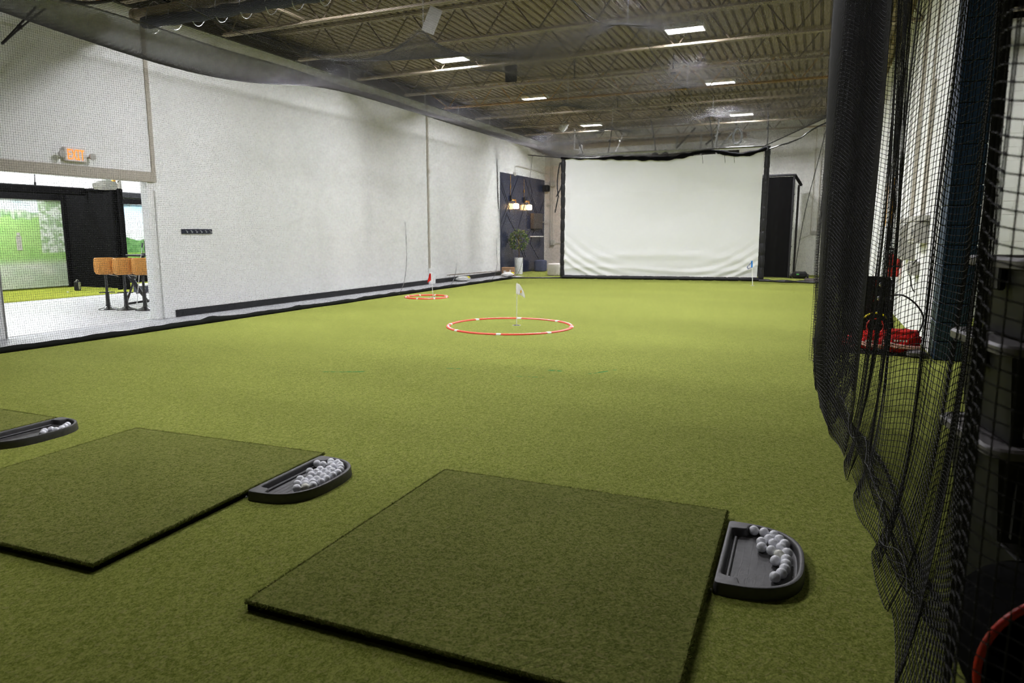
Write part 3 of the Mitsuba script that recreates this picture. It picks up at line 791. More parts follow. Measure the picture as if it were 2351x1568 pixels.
strut((-4.62, 24.3, 4.75), (-4.62, 24.3, 4.15)); strut((-4.62, 24.3, 4.2), (-4.0, 24.1, 4.78), 'steel_dark'); strut((-4.6, 24.3, 4.12), (-3.8, 23.9, 3.86))
strut((-3.72, 23.6, 4.65), (-3.72, 23.6, 3.75)); strut((-3.2, 23.3, 3.85), (-2.62, 23.3, 4.62)); strut((-3.6, 23.8, 4.2), (-3.2, 24.2, 4.6), 'steel_dark'); strut((-3.25, 23.8, 4.5), (-3.25, 23.8, 3.8))
pp = thing('black_pipe', 'black sprinkler pipe with valves running along the back wall above the screen', 'pipe')
put(pp + '__pipe', cyl((-7.4, 24.3, 3.93), (-2.6, 24.3, 3.98), .055, 12), 'steel_dark')
for vx in (-7.0, -5.35, -5.0, -3.4):
    put(pp + '__valve', [cbox(vx, 24.3, 3.96, .20, .2, .2, .03), cyl((vx, 24.3, 3.9), (vx, 24.3, 4.16), .03, 8)], 'steel_dark')
gp = thing('beige_pipe', 'beige pipe along the back wall just below the roof', 'pipe')
put(gp, cyl((-9.2, 24.49, 4.42), (-2.4, 24.49, 4.5), .09, 14), 'duct_beige', 40)
lp = thing('coiled_cable', 'black coiled cable loop hanging above the right half of the screen', 'cable')
a = np.linspace(0, 2 * PI, 40)[:-1]
put(lp + '__coil', [tube(np.stack([-2.39 + .12 * np.cos(a) + .02 * i, 21.55 + 0 * a, 4.10 + .22 * np.sin(a)], 1), .012, 5, closed=True) for i in range(3)], 'hem_black')
put(lp + '__hanger', tube(curve([(-2.39, 21.55, 4.32), (-2.41, 21.53, 4.55), (-2.42, 21.5, 5.02)], 12), .010, 5), 'hem_black')
ac = thing('wall_access_point', 'white angled bracket unit hanging left above the screen', 'bracket')
put(ac + '__post', [cyl((-7.0, 20.6, 4.45), (-7.0, 20.6, 3.85), .018, 8), cyl((-7.0, 20.6, 3.86), (-6.82, 20.6, 3.83), .018, 8)], 'white_plastic')
put(ac + '__box', cbox(-6.78, 20.55, 3.85, .10, .06, .26, .015), 'white_plastic')
fan = thing('ceiling_speaker', 'pale rounded speaker hanging under the joists left of the farthest lamp', 'speaker')
put(fan + '__body', moved(lathe([(0, -.16), (.09, -.15), (.12, 0), (.09, .15), (0, .16)], 20), frame((-7.35, 20.6, 4.55), (.77, 0, -.64), (0, 1, 0), (.64, 0, .77))), 'white_plastic', 40)
put(fan + '__bracket', cyl((-7.35, 20.6, 4.65), (-7.35, 20.6, 5.0), .012, 8), 'steel_grey')

# black curtained box right of the screen
cb = thing('curtained_box', 'tall black curtained simulator enclosure standing right of the big screen', 'enclosure')
put(cb + '__front_curtain', grid_mesh(np.stack([np.stack([np.linspace(-1.75, -.84, 40), 22.75 + .004 * np.sin(np.linspace(0, 40, 40)), np.full(40, z)], 1) for z in (0.02, 3.02)], 1)), 'black_fabric', True)
put(cb + '__top_rail', cyl((-1.8, 22.72, 3.06), (-.78, 22.72, 3.06), .035, 10), 'black_pad')
put(cb + '__side_panel', box(-.835, -.80, 22.80, 24.1, .05, 2.90), 'white_paint'); tag(cb + '__side_panel', 'white back side of the enclosure cloth')
put(cb + '__post', [cyl((-.82, 22.74, 0), (-.82, 22.74, 3.08), .032, 10)], 'black_pad')
put(cb + '__post', cyl((-.72, 24.12, 0), (-.72, 24.12, 2.85), .035, 10), 'steel_dark')
put(cb + '__post', tube([(-.80, 22.74, 3.05), (-.66, 24.12, 2.86)], .05, 6), 'black_fabric')
for z in (.4, .95, 1.5, 2.0, 2.5):
    put(cb + '__clip', cbox(-.79, 22.84, z, .03, .12, .03, .005), 'black_plastic')
rb = thing('floor_robot', 'small dark mower-like device with a green light at the foot of the black enclosure', 'device')
put(rb + '__body', box(-.72, -.30, 22.5, 22.95, .02, .20, .05), 'black_plastic')
put(rb + '__light', cbox(-.55, 22.49, .13, .07, .02, .04, .004), 'green_glow')
put(rb + '__wheel', cyl((-.77, 22.6, .07), (-.72, 22.6, .07), .07, 14), 'black_plastic'); put(rb + '__wheel', cyl((-.30, 22.6, .07), (-.25, 22.6, .07), .07, 14), 'black_plastic')
gk = thing('ground_cover', 'dark crumpled cover lying in the far right corner on the turf', 'cover')
gx, gy = np.meshgrid(np.linspace(-.35, .75, 30), np.linspace(20.9, 22.6, 30), indexing='ij')
gz = .02 + .12 * meshkit.fbm(np.stack([gx * 3, gy * 3, gx * 0], -1), 3, 2) * np.sin((gx + .35) / 1.1 * PI) * np.sin((gy - 20.9) / 1.7 * PI)
put(gk, grid_mesh(np.stack([gx, gy, gz], -1)), 'cabinet_grey', True)

# ---------------- mats, trays, balls
def rot_frame(ox, oy, yaw):
    """u along the mat's side edge away from the camera, v to the right of it, origin at the mat's far right corner"""
    d = np.array([math.sin(yaw), math.cos(yaw), 0]); n = np.array([d[1], -d[0], 0])
    return np.array([ox, oy, 0.0]), d, n
MATS = [(-.321, 3.288, math.radians(-1.2)), (-2.65, 3.219, math.radians(-2.75)), (-4.93, 3.10, math.radians(-1.0))]
MAT_WORDS = ['in the right foreground', 'left foreground, its corner pointing at the camera', 'cut by the left edge']
S_ = 1.524
def fringe(F, n, seed):
    """short fibres standing out along the mat's rim"""
    r = np.random.default_rng(seed); O, d, nn = F
    t = r.uniform(0, 4, n); e = np.floor(t).astype(int); s = (t - e) * S_
    inset = r.uniform(-.002, .012, n)
    P = np.zeros((n, 2)); out = np.zeros((n, 2))
    for k, (p0, dd, o) in enumerate((((0, 0), (-1, 0), (0, 1)), ((-S_, 0), (0, -1), (-1, 0)), ((-S_, -S_), (1, 0), (0, -1)), ((0, -S_), (0, 1), (1, 0)))):
        m = e == k
        P[m] = np.array(p0) + s[m, None] * np.array(dd) - inset[m, None] * np.array(o); out[m] = o
    base = O + P[:, :1] * d + P[:, 1:] * nn + np.stack([0 * s, 0 * s, r.uniform(.022, .034, n)], 1)
    dirv = (out[:, :1] * d + out[:, 1:] * nn) * r.uniform(.1, 1.0, n)[:, None] + r.normal(0, .5, (n, 3)) + np.array([0, 0, .55])
    dirv /= np.linalg.norm(dirv, axis=1, keepdims=True)
    L = r.uniform(.007, .015, n)[:, None]
    sd = np.cross(dirv, r.normal(size=(n, 3))); sd /= np.linalg.norm(sd, axis=1, keepdims=True)
    v = np.stack([base - sd * .0011, base + sd * .0011, base + dirv * L], 1).reshape(-1, 3)
    return trimesh.Trimesh(v, np.arange(3 * n).reshape(-1, 3), process=False)
def mat(ox, oy, yaw, words, seed):
    F = rot_frame(ox, oy, yaw); O, d, n = F
    M = frame(O, d, n, np.array([0, 0, -1.0])); M[:3, 2] = [0, 0, 1]
    t = thing('hitting_mat', 'square turf hitting mat on a black base, ' + words, 'golf mat', 'hitting mats in a row')
    def sq(i, z0, z1, c=0):
        m = box(-S_ + i, -i, -S_ + i, -i, z0, z1, c)
        P = m.vertices; m.vertices = O + P[:, :1] * d + P[:, 1:2] * n + P[:, 2:] * np.array([0, 0, 1.0])
        m.fix_normals()
        return m
    put(t + '__base', sq(.006, .0, .020), 'black_fabric')
    put(t + '__turf_top', sq(.0, .020, .036, .006), 'mat_turf')
    k = put(t + '__pile_fringe', fringe(F, 16000, seed), 'pile_fibre'); tag(k, kind='stuff')
    k = put(t + '__pile_fringe', fringe(F, 6000, seed + 50), 'pile_fibre_brown'); tag(k, kind='stuff')
    return F
def resample(poly, n, start):
    c = np.array(poly.exterior.coords)
    if poly.exterior.is_ccw is False:
        c = c[::-1]
    L = LineString(c)
    s0 = L.project(Point(start))
    return np.array([L.interpolate((s0 + L.length * i / n) % L.length).coords[0] for i in range(n)])
TL, TD = .62, .325
def tray_poly():
    a = np.linspace(PI / 2, -PI / 2, 60)
    arc = [(TL / 2 * np.sign(math.sin(t)) * abs(math.sin(t)) ** .72, .055 + (TD - .055) * abs(math.cos(t)) ** .80) for t in a]
    return Polygon([(-TL / 2, 0), (TL / 2, 0)] + arc).buffer(-.022).buffer(.022)
TP = tray_poly()
def tray(F, u0, v0, words, tilt=0.0):
    O, d, n = F
    t = thing('ball_tray', 'D-shaped black ball tray ' + words, 'ball tray', 'ball trays beside the mats')
    inner = TP.buffer(-.024)
    for sx in (-1, 1):
        ear = Polygon([(sx * (TL / 2 + .02), -.02), (sx * (TL / 2 + .02), .105), (sx * (TL / 2 - .075), .085), (sx * (TL / 2 - .088), -.02)])
        inner = inner.difference(ear)
    inner = inner.buffer(-.016).buffer(.034).buffer(-.018)
    if inner.geom_type != 'Polygon':
        inner = max(inner.geoms, key=lambda g: g.area)
    N = 200; st = (0.0, 0.0)
    def ring(poly, z):
        c = resample(poly, N, st)
        return np.c_[c, np.full(N, z)]
    rings = [ring(TP, .0), ring(TP.buffer(-.002), .030), ring(TP.buffer(-.004), .043), ring(TP.buffer(-.006), .0482), ring(TP.buffer(-.009), .0495),
             ring(inner.buffer(.006), .0495), ring(inner.buffer(.001), .047), ring(inner.buffer(-.002), .040), ring(inner.buffer(-.006), .016), ring(inner.buffer(-.012), .0125)]
    m = loft(rings, True, True)
    def place(m):
        P = m.vertices.copy(); m = m.copy()
        m.vertices = O + (u0 + P[:, :1] * math.cos(tilt)) * d + (v0 + P[:, 1:2] + P[:, :1] * math.sin(tilt)) * n + P[:, 2:] * np.array([0, 0, 1.0])
        m.fix_normals()
        return m
    put(t + '__body', place(m), 'rubber', 35)
    ribs = []
    for q in np.arange(.085, .30, .030):
        seg = inner.buffer(-.016).intersection(LineString([(-.4, q), (.4, q)]))
        for g in getattr(seg, 'geoms', [seg]):
            if g.length > .03:
                (xa, _), (xb, _) = g.coords[0], g.coords[-1]
                ribs.append(box(min(xa, xb), max(xa, xb), q - .0016, q + .0016, .0115, .0136))
    put(t + '__floor_rib', place(trimesh.util.concatenate(ribs)), 'rubber')
    lip = box(-.205, .205, .036, .050, .012, .024, .004)
    put(t + '__inner_lip', place(lip), 'rubber')
    put(t + '__drain_plug', place(moved(lathe([(0, 0), (.006, 0), (.006, .004), (0, .005)], 10), frame((-TL / 2 + .01, -.002, .012), (1, 0, 0), (0, 0, 1), (0, -1, 0)))), 'steel_grey')
    return t
RB = .02135
sph = trimesh.creation.icosphere(subdivisions=3, radius=RB)
BALLPLY = mikit.ply(sph, 'ball_white', smooth=True)
CREAMPLY = {**BALLPLY, 'bsdf': {'type': 'ref', 'id': 'ball_cream'}}
ORD = ['farthest', 'second', 'third', 'fourth', 'fifth', 'sixth', 'seventh', 'eighth', 'ninth', 'tenth', 'eleventh', 'twelfth', 'thirteenth', 'fourteenth', 'fifteenth', 'sixteenth', 'seventeenth', 'eighteenth', 'nineteenth']
def balls(F, pts, lab, group, cream=(), special={}, zones=None):
    O, d, n = F
    q = np.array(pts, float)
    for _ in range(400):                      # let them touch instead of overlapping
        D = q[:, None] - q[None]; r = np.linalg.norm(D, axis=2) + np.eye(len(q)) * 9
        push = np.clip(2 * RB + .0003 - r, 0, None) * .5
        q = q + (D / r[..., None] * push[..., None]).sum(1) * .6
    rank = np.argsort(np.argsort(-q[:, 0]))
    for i, (u, v) in enumerate(q):
        c = O + u * d + v * n + np.array([0, 0, .0126 + RB])
        key = num('golf_ball')
        scene[key] = {**(CREAMPLY if i in cream else BALLPLY), 'to_world': T().translate(c.tolist()).rotate([.3, .5, .8], float(i * 47))}
        if zones:
            zi = np.array([next(k for k, lim in enumerate(zones[0]) if uu > lim) for uu, _ in pts])
            z = zi[i]; m = np.where((zi == z) & ~np.isin(np.arange(len(pts)), list(special)))[0]
            k_ = int(np.sum(q[m, 1] < v))
            w, g = 'white golf ball, ' + ['nearest the mat', 'second from the mat', 'third from the mat', 'fourth from the mat', 'fifth from the mat', 'sixth from the mat', 'seventh from the mat', 'eighth from the mat'][k_] + ', ' + zones[1][z] + ' ' + lab, group
        else:
            o = ORD[rank[i]]
            w, g = 'white golf ball, ' + (o if o == 'farthest' else o + ' from the far end') + ', ' + lab, group
        tag(key, special.get(i, w), 'golf ball', None if i in special else g)
F1 = mat(*MATS[0], MAT_WORDS[0], 11); F2 = mat(*MATS[1], MAT_WORDS[1], 12); F3 = mat(*MATS[2], MAT_WORDS[2], 13)
tray(F1, -.455, .014, 'beside the right foreground mat')
tray(F2, -.385, .026, 'heaped with the most balls, beside the left foreground mat')
tray(F3, -.31, .05, 'cut off by the left edge of the frame')
b1 = [[-.188, .129], [-.194, .172], [-.205, .209], [-.259, .195], [-.297, .165], [-.242, .236], [-.294, .213], [-.285, .257], [-.351, .17], [-.321, .244], [-.372, .212], [-.368, .268], [-.392, .234],
      [-.459, .228], [-.431, .267], [-.476, .265], [-.521, .263], [-.563, .252], [-.603, .23]]
b2 = [[-.171, .067], [-.174, .114], [-.117, .123], [-.122, .172], [-.161, .15], [-.141, .199], [-.183, .183], [-.176, .23], [-.254, .147], [-.232, .189], [-.266, .189], [-.295, .112], [-.218, .255],
      [-.291, .151], [-.246, .225], [-.262, .271], [-.34, .154], [-.323, .197], [-.295, .227], [-.301, .268], [-.338, .229], [-.417, .14], [-.397, .183], [-.391, .226], [-.36, .267], [-.433, .185],
      [-.431, .231], [-.411, .268], [-.479, .171], [-.468, .213], [-.469, .262], [-.533, .21], [-.507, .241]]
b3 = [[-.102, .255], [-.13, .275], [-.176, .300], [-.212, .300], [-.22, .262], [-.257, .255], [-.296, .295]]
balls(F1, b1, 'in the right foreground tray', 'golf balls in the right foreground tray', cream=(12,),
      special={12: 'cream-coloured golf ball among the white ones in the right foreground tray'})
balls(F2, [(u - .005, v + .010) for u, v in b2], 'of the middle heap', 'golf balls in the middle tray', cream=(32,),
      special={0: 'white golf ball by the mat edge at the far corner of the middle tray', 31: 'white golf ball at the front left end of the heap in the middle tray', 32: 'cream-tinged golf ball at the front of the heap in the middle tray'},
      zones=([-.165, -.25, -.31, -.38, -.44, -9], ['at the far rim', 'behind the far rim', 'in the far middle', 'in the near middle', 'behind the front end', 'at the front end']))
balls(F3, b3, 'in the left edge tray', 'golf balls in the left edge tray')

# ---------------- target rings, flags
def ring_target(cx, cy, R, w, h, words, a0, lettered=True):
    t = thing('target_ring', 'low red target ring ' + words, 'target ring', 'red target rings on the turf')
    n = 8
    for k in range(n):
        t0, t1 = a0 + 2 * PI * k / n + .03, a0 + 2 * PI * (k + 1) / n - .03
        a = np.linspace(t0, t1, 14)
        prof = [(-w / 2, 0), (-w / 2, h * .6), (-w * .25, h), (w * .25, h), (w / 2, h * .6), (w / 2, 0)]
        P = np.stack([np.stack([cx + (R + x) * np.cos(a), cy + (R + x) * np.sin(a), np.full(14, z)], 1) for x, z in prof], 1)
        rings = [P[i] for i in range(14)]
        put(t + '__arc_segment', loft(rings), 'red_ring', 30)
        b = np.linspace(t1 - .005, t1 + .065, 5)
        P = np.stack([np.stack([cx + (R + x * 1.08) * np.cos(b), cy + (R + x * 1.08) * np.sin(b), np.full(5, z * 1.12)], 1) for x, z in prof], 1)
        put(t + '__joint_clip', loft([P[i] for i in range(5)]), 'white_plastic', 30)
        if lettered and k % 2 == 0:
            # printed lettering along the segment, too small to read: white letter-sized dashes
            ms = []
            r = np.random.default_rng(k)
            ph = t0 + .12
            while ph < t1 - .1:
                dl = r.uniform(.010, .022)
                c_ = np.linspace(ph, ph + dl, 3)
                P = np.stack([np.stack([cx + (R + x) * np.cos(c_), cy + (R + x) * np.sin(c_), np.full(3, h + .0012)], 1) for x in (-w * .18, w * .18)], 1)
                ms.append(grid_mesh(P)); ph += dl + .008
            put(t + '__lettering', ms, 'white_plastic')
ring_target(-4.075, 9.18, .90, .055, .020, 'around the white flag in the middle of the green', .25)
ring_target(-7.56, 12.68, .44, .05, .028, 'around the red flag near the left net', .1)
def flag(bx, by, hgt, lean, words, cloth, cat='golf flag', pole_m='white_plastic', r=.0055):
    t = thing('golf_flag', words, cat)
    top = np.array([bx + lean, by, hgt])
    put(t + '__pole', cyl((bx, by, -.02), top, r, 10), pole_m)
    put(t + '__cup', lathe([(.030, .0015), (.062, .0015), (.062, .004), (.054, .004), (.054, .0016), (.03, .0016)], 28, (bx, by, 0)), 'white_plastic')
    put(t + '__hole', lathe([(0, .001), (.054, .001), (.054, .0018), (0, .0018)], 28, (bx, by, 0)), 'black_fabric')
    cloth(t, top, np.array([bx, by, 0.0]))
    return t
crx, cry = math.cos(YAW), math.sin(YAW)
RIGHT = np.array([crx, cry, 0.0])
def cloth_sheet(o, pts, thick=.002, bulge=.02, n=12):
    """a flag of quadrilateral outline pts (right, up) hanging from o in an upright plane, with a soft bulge"""
    p = np.array(pts, float)
    s, q = np.meshgrid(np.linspace(0, 1, n), np.linspace(0, 1, n), indexing='ij')
    P2 = (1 - s)[..., None] * ((1 - q)[..., None] * p[0] + q[..., None] * p[3]) + s[..., None] * ((1 - q)[..., None] * p[1] + q[..., None] * p[2])
    b = bulge * np.sin(s * PI) * (1 + .5 * np.sin(q * 4))
    nr = np.array([-cry, crx, 0.0])
    P = o + P2[..., :1] * RIGHT + P2[..., 1:] * np.array([0, 0, 1.0]) + b[..., None] * nr
    return P, nr
def thick_sheet(P, nr, th=.0016):
    a = grid_mesh(P - nr * th); b = grid_mesh(P + nr * th); b.invert()
    return [a, b]
def white_cloth(t, top, base):
    o = top + np.array([0, 0, -.012])
    put(t + '__sleeve', tube([o + np.array([0, 0, .0]), o + np.array([0, 0, -.150])], .0145, 10), 'flag_white', 50)
    # pennant sweeping down to the right, with a curved fly edge
    n = 16
    up = np.array([(.0, .0), (.03, -.004), (.055, -.035), (.085, -.085), (.108, -.14), (.118, -.19), (.116, -.212)])
    lo = np.array([(.010, -.160), (.03, -.163), (.05, -.168), (.07, -.178), (.09, -.192), (.105, -.205), (.116, -.214)])
    s = np.linspace(0, 1, n); ku = np.linspace(0, 1, 7)
    U, Lo = PchipInterpolator(ku, up)(s), PchipInterpolator(ku, lo)(s)
    q = np.linspace(0, 1, 10)[None, :, None]
    P2 = U[:, None] * (1 - q) + Lo[:, None] * q
    nr = np.array([-cry, crx, 0.0])
    P = o + P2[..., :1] * RIGHT + P2[..., 1:] * np.array([0, 0, 1.0]) + (.012 * np.sin(P2[..., :1] * 50)) * nr
    put(t + '__cloth', thick_sheet(P, nr), 'flag_white', 40)
    f = o - nr * .016
    def dot(x, z, w, h, m, ang=0.0):
        e = [(w * math.cos(a), h * math.sin(a)) for a in np.linspace(0, 2 * PI, 14)[:-1]]
        g = prism(e, .0015); c_, s_ = math.cos(ang), math.sin(ang)
        g.apply_transform(frame(f + x * RIGHT + z * np.array([0, 0, 1.0]), c_ * RIGHT + np.array([0, 0, s_]), -s_ * RIGHT + np.array([0, 0, c_]), -nr))
        return put(t + '__emblem', g, m)
    dot(.056, -.118, .010, .016, 'yellow_print', -.25); dot(.061, -.098, .007, .008, 'yellow_print'); dot(.049, -.105, .005, .004, 'brown_print'); dot(.063, -.102, .003, .004, 'brown_print'); dot(.073, -.118, .004, .003, 'brown_print'); dot(.052, -.134, .004, .005, 'brown_print', .4)
    put(t + '__emblem', [prism([(.018, -.0975), (.047, -.0975), (.047, -.0995), (.018, -.0995)], .0015, frame(f, RIGHT, np.array([0, 0, 1.0]), -nr))], 'panel_grey')
flag(-4.02, 9.30, .628, .005, 'white golf flag with a small yellow emblem in the middle of the green', white_cloth)
def red_cloth(t, top, base):
    P, nr = cloth_sheet(top, [(0, 0), (-.035, .0), (-.085, -.195), (-.004, -.145)], bulge=.02)
    put(t + '__cloth', thick_sheet(P, nr), 'red_cloth', 40)
flag(-7.47, 12.80, .50, -.042, 'red golf flag leaning slightly beside the left net', red_cloth)
def blue_cloth(t, top, base):
    P, nr = cloth_sheet(top, [(.004, 0), (-.034, -.006), (-.150, -.165), (-.100, -.215)], bulge=.015)
    P, nr = cloth_sheet(top, [(0, 0), (-.135, -.160), (-.098, -.215), (.008, -.165)], bulge=.012)
    put(t + '__cloth', thick_sheet(P, nr), 'flag_white', 40)
    q = [(0, 0), (-.135, -.160), (-.098, -.215), (.008, -.165)]
    f = top - nr * .016
    for i, wd in ((0, .012), (1, .012), (2, .012)):
        a, b = np.array(q[i]), np.array(q[i + 1]); d_ = (b - a) / np.linalg.norm(b - a); n_ = np.array([-d_[1], d_[0]])
        g = prism([a, b, b + n_ * wd, a + n_ * wd], .0015, frame(f, RIGHT, np.array([0, 0, 1.0]), -nr)); put(t + '__border', g, 'navy_print')
    put(t + '__sleeve', tube([top + RIGHT * -.008, top + RIGHT * .002 + np.array([0, 0, -.165])], .019, 10), 'flag_blue', 50)
    g = prism([(-.045, -.075), (-.035, -.062), (-.062, -.120), (-.085, -.150)], .0015, frame(f, RIGHT, np.array([0, 0, 1.0]), -nr)); put(t + '__emblem', g, 'brown_print')
flag(-1.53, 18.97, .64, -.045, 'white golf flag with blue border in front of the right end of the screen', blue_cloth, r=.009)
def far_red(t, top, base):
    P, nr = cloth_sheet(top, [(0, 0), (.045, -.06), (.055, -.26), (-.02, -.27)], bulge=.02)
    put(t + '__cloth', thick_sheet(P, nr), 'red_cloth', 40)
flag(.53, 13.0, .86, .0, 'red golf flag standing behind the gathered net curtain', far_red)

# ---------------- left wall: exit sign, hook rail
ex = thing('exit_sign', 'lit EXIT sign with two emergency lamp heads on the white wall above the opening', 'exit sign')
EY, EZ = 6.56, 2.41
put(ex + '__case', box(WX, WX + .06, EY - .155, EY + .155, EZ - .095, EZ + .10, .010), 'exit_case')
tm = meshkit.text_mesh('EXIT', .135, .004)
tm.apply_translation(-tm.bounds.mean(0)); tm.apply_scale((.235 / tm.extents[0], 1, 1))
tm.apply_transform(frame((WX + .0625, EY, EZ), (0, 1, 0), (0, 0, 1), (1, 0, 0)))
k = ex + '__lettering'; put(k, tm, 'letter_off'); tag(k, 'glowing orange letters EXIT')
scene[k]['emitter'] = {'type': 'area', 'radiance': {'type': 'rgb', 'value': EXITC}}
for sy in (-1, 1):
    put(ex + '__lamp_head', [moved(lathe([(0, 0), (.030, 0), (.046, .035), (.046, .055), (0, .058)], 18), frame((WX + .05, EY + sy * .215, EZ - .01), (0, .6, -.8), (0, .8, .6), (1, 0, 0)))], 'panel_grey', 40)
    put(ex + '__lamp_arm', cyl((WX + .03, EY + sy * .15, EZ - .03), (WX + .06, EY + sy * .21, EZ - .015), .012, 8), 'panel_grey')
hk = thing('hook_rail', 'dark coat hook rail on the white wall right of the opening', 'hook rail')
put(hk + '__board', box(WX, WX + .022, 8.25, 8.87, 1.335, 1.412, .004), 'navy_dark')
for i in range(6):
    y = 8.32 + .097 * i
    put(hk + '__hook', tube(curve([(WX + .02, y, 1.39), (WX + .05, y, 1.38), (WX + .055, y, 1.355), (WX + .075, y, 1.37)], 10), .006, 6), 'steel_shiny')

# ---------------- simulator bay
d1 = thing('simulator_screen', 'large simulator screen showing a green golf course with a menu column, seen through the opening', 'screen')
put(d1 + '__cloth', grid_mesh(np.stack([np.stack([np.full(60, -17.2 + .0), np.linspace(6.5, 11.47, 60), np.full(60, z)], 1) for z in np.linspace(.05, 2.14, 20)], 1)), 'sim_image_left', True)
put(d1 + '__valance', [box(-17.24, -17.16, 6.2, 11.5, 2.14, 2.30, .01), box(-17.24, -17.14, 11.44, 11.56, .02, 2.46, .01)], 'black_fabric')
# small figure and text boxes printed in the image
put(d1 + '__image_icon', [box(-17.195, -17.193, 10.30, 10.42, .95, 1.28), box(-17.195, -17.193, 10.32, 10.40, 1.29, 1.36)], 'panel_grey')
d2 = thing('simulator_screen', 'second simulator screen showing blue sky and trees behind the black divider', 'screen')
put(d2 + '__cloth', grid_mesh(np.stack([np.stack([np.full(60, -17.2), np.linspace(12.7, 16.2, 60), np.full(60, z)], 1) for z in np.linspace(.55, 2.12, 20)], 1)), 'sim_image_right', True)
put(d2 + '__valance', [box(-17.24, -17.12, 11.6, 16.2, 2.13, 2.30, .01), box(-17.24, -17.12, 11.6, 16.2, .02, .55, .01)], 'black_fabric')
put(d2 + '__side_curtain', box(-17.23, -17.15, 11.6, 12.72, .02, 2.2, .01), 'black_fabric')
dv = thing('divider_curtain', 'wide black divider curtain hanging between the two simulator screens', 'curtain')
cyy = np.linspace(-17.15, -15.25, 90)
put(dv + '__cloth', grid_mesh(np.stack([np.stack([cyy, 11.52 + .018 * np.sin(cyy * 9) + .008 * np.sin(cyy * 23), np.full(90, z)], 1) for z in np.linspace(.03, 2.38, 6)], 1)), 'black_fabric', True)
put(dv + '__front_post', [tube([(-15.32, 11.44, .0), (-15.32, 11.44, 2.38)], .055, 12)], 'black_fabric')
put(dv + '__front_post', [tube([(-15.15, 11.51, .0), (-15.15, 11.51, 2.37)], .055, 12)], 'black_fabric')
put(dv + '__top_beam', box(-17.2, -15.2, 11.45, 11.6, 2.35, 2.41, .01), 'black_fabric')
rf = thing('simulator_roof_rail', 'black fabric top band spanning above the simulator screens', 'frame')
put(rf + '__band', box(-16.35, -16.25, 5.5, 11.45, 2.24, 2.42, .02), 'black_fabric')
put(rf + '__band', box(-16.35, -16.25, 11.6, 16.2, 2.22, 2.38, .02), 'trim_black')
op = thing('orange_post', 'orange post rising above the black divider curtain beside the projector', 'post')
put(op + '__post', box(-15.29, -15.22, 11.42, 11.49, 2.38, 3.98, .008), 'orange_paint')
put(op + '__clamp', box(-15.20, -15.14, 11.50, 11.57, 2.38, 3.98, .008), 'panel_grey')
pj = thing('projector', 'white rounded projector hanging below the bay ceiling', 'projector')
put(pj + '__body', moved(box(-.18, .18, -.16, .16, -.085, .07, .045), rotz(.1, (-12.5, 9.20, 2.25))), 'panel_grey', 40)
put(pj + '__lens', cyl((-12.72, 9.30, 2.25), (-12.66, 9.30, 2.25), .05, 14), 'black_gloss')
put(pj + '__mount', [cyl((-12.5, 9.24, 2.32), (-12.5, 9.24, 3.98), .022, 10), cbox(-12.5, 9.24, 2.34, .12, .12, .03, .008)], 'white_plastic')
put(pj + '__cable', tube(curve([(-12.35, 9.36, 2.31), (-12.3, 9.40, 2.42), (-12.42, 9.30, 2.50), (-12.5, 9.26, 2.8)], 16), .008, 5), 'black_plastic')
ct_ = thing('hanging_cable', 'thin dark cable hanging from the bay ceiling left of the projector', 'cable')
put(ct_ + '__cord', tube(curve([(-12.5, 7.88, 3.98), (-12.5, 7.92, 2.8), (-12.5, 7.90, 2.22)], 10), .008, 5), 'black_plastic')
put(ct_ + '__plug', cbox(-12.5, 7.90, 2.19, .03, .03, .06, .006), 'black_plastic')
lm = thing('launch_monitor', 'small upright black and silver launch monitor standing on the bay turf', 'device')
put(lm + '__body', moved(box(-.05, .05, -.065, .065, .0, .22, .015), rotz(.5, (-15.93, 10.80, .012))), 'black_plastic')
put(lm + '__front_plate', moved(box(.05, .06, -.05, .05, .02, .20, .004), rotz(.5, (-15.93, 10.80, .012))), 'panel_grey')
put(lm + '__handle', tube(curve([(-15.90, 10.75, .23), (-15.91, 10.79, .26), (-15.95, 10.85, .23)], 10), .012, 6), 'panel_grey')
key = num('golf_ball'); scene[key] = {**BALLPLY, 'to_world': T().translate([-15.45, 10.24, .012 + RB])}
tag(key, 'single white golf ball lying on the bay turf near the launch monitor', 'golf ball')
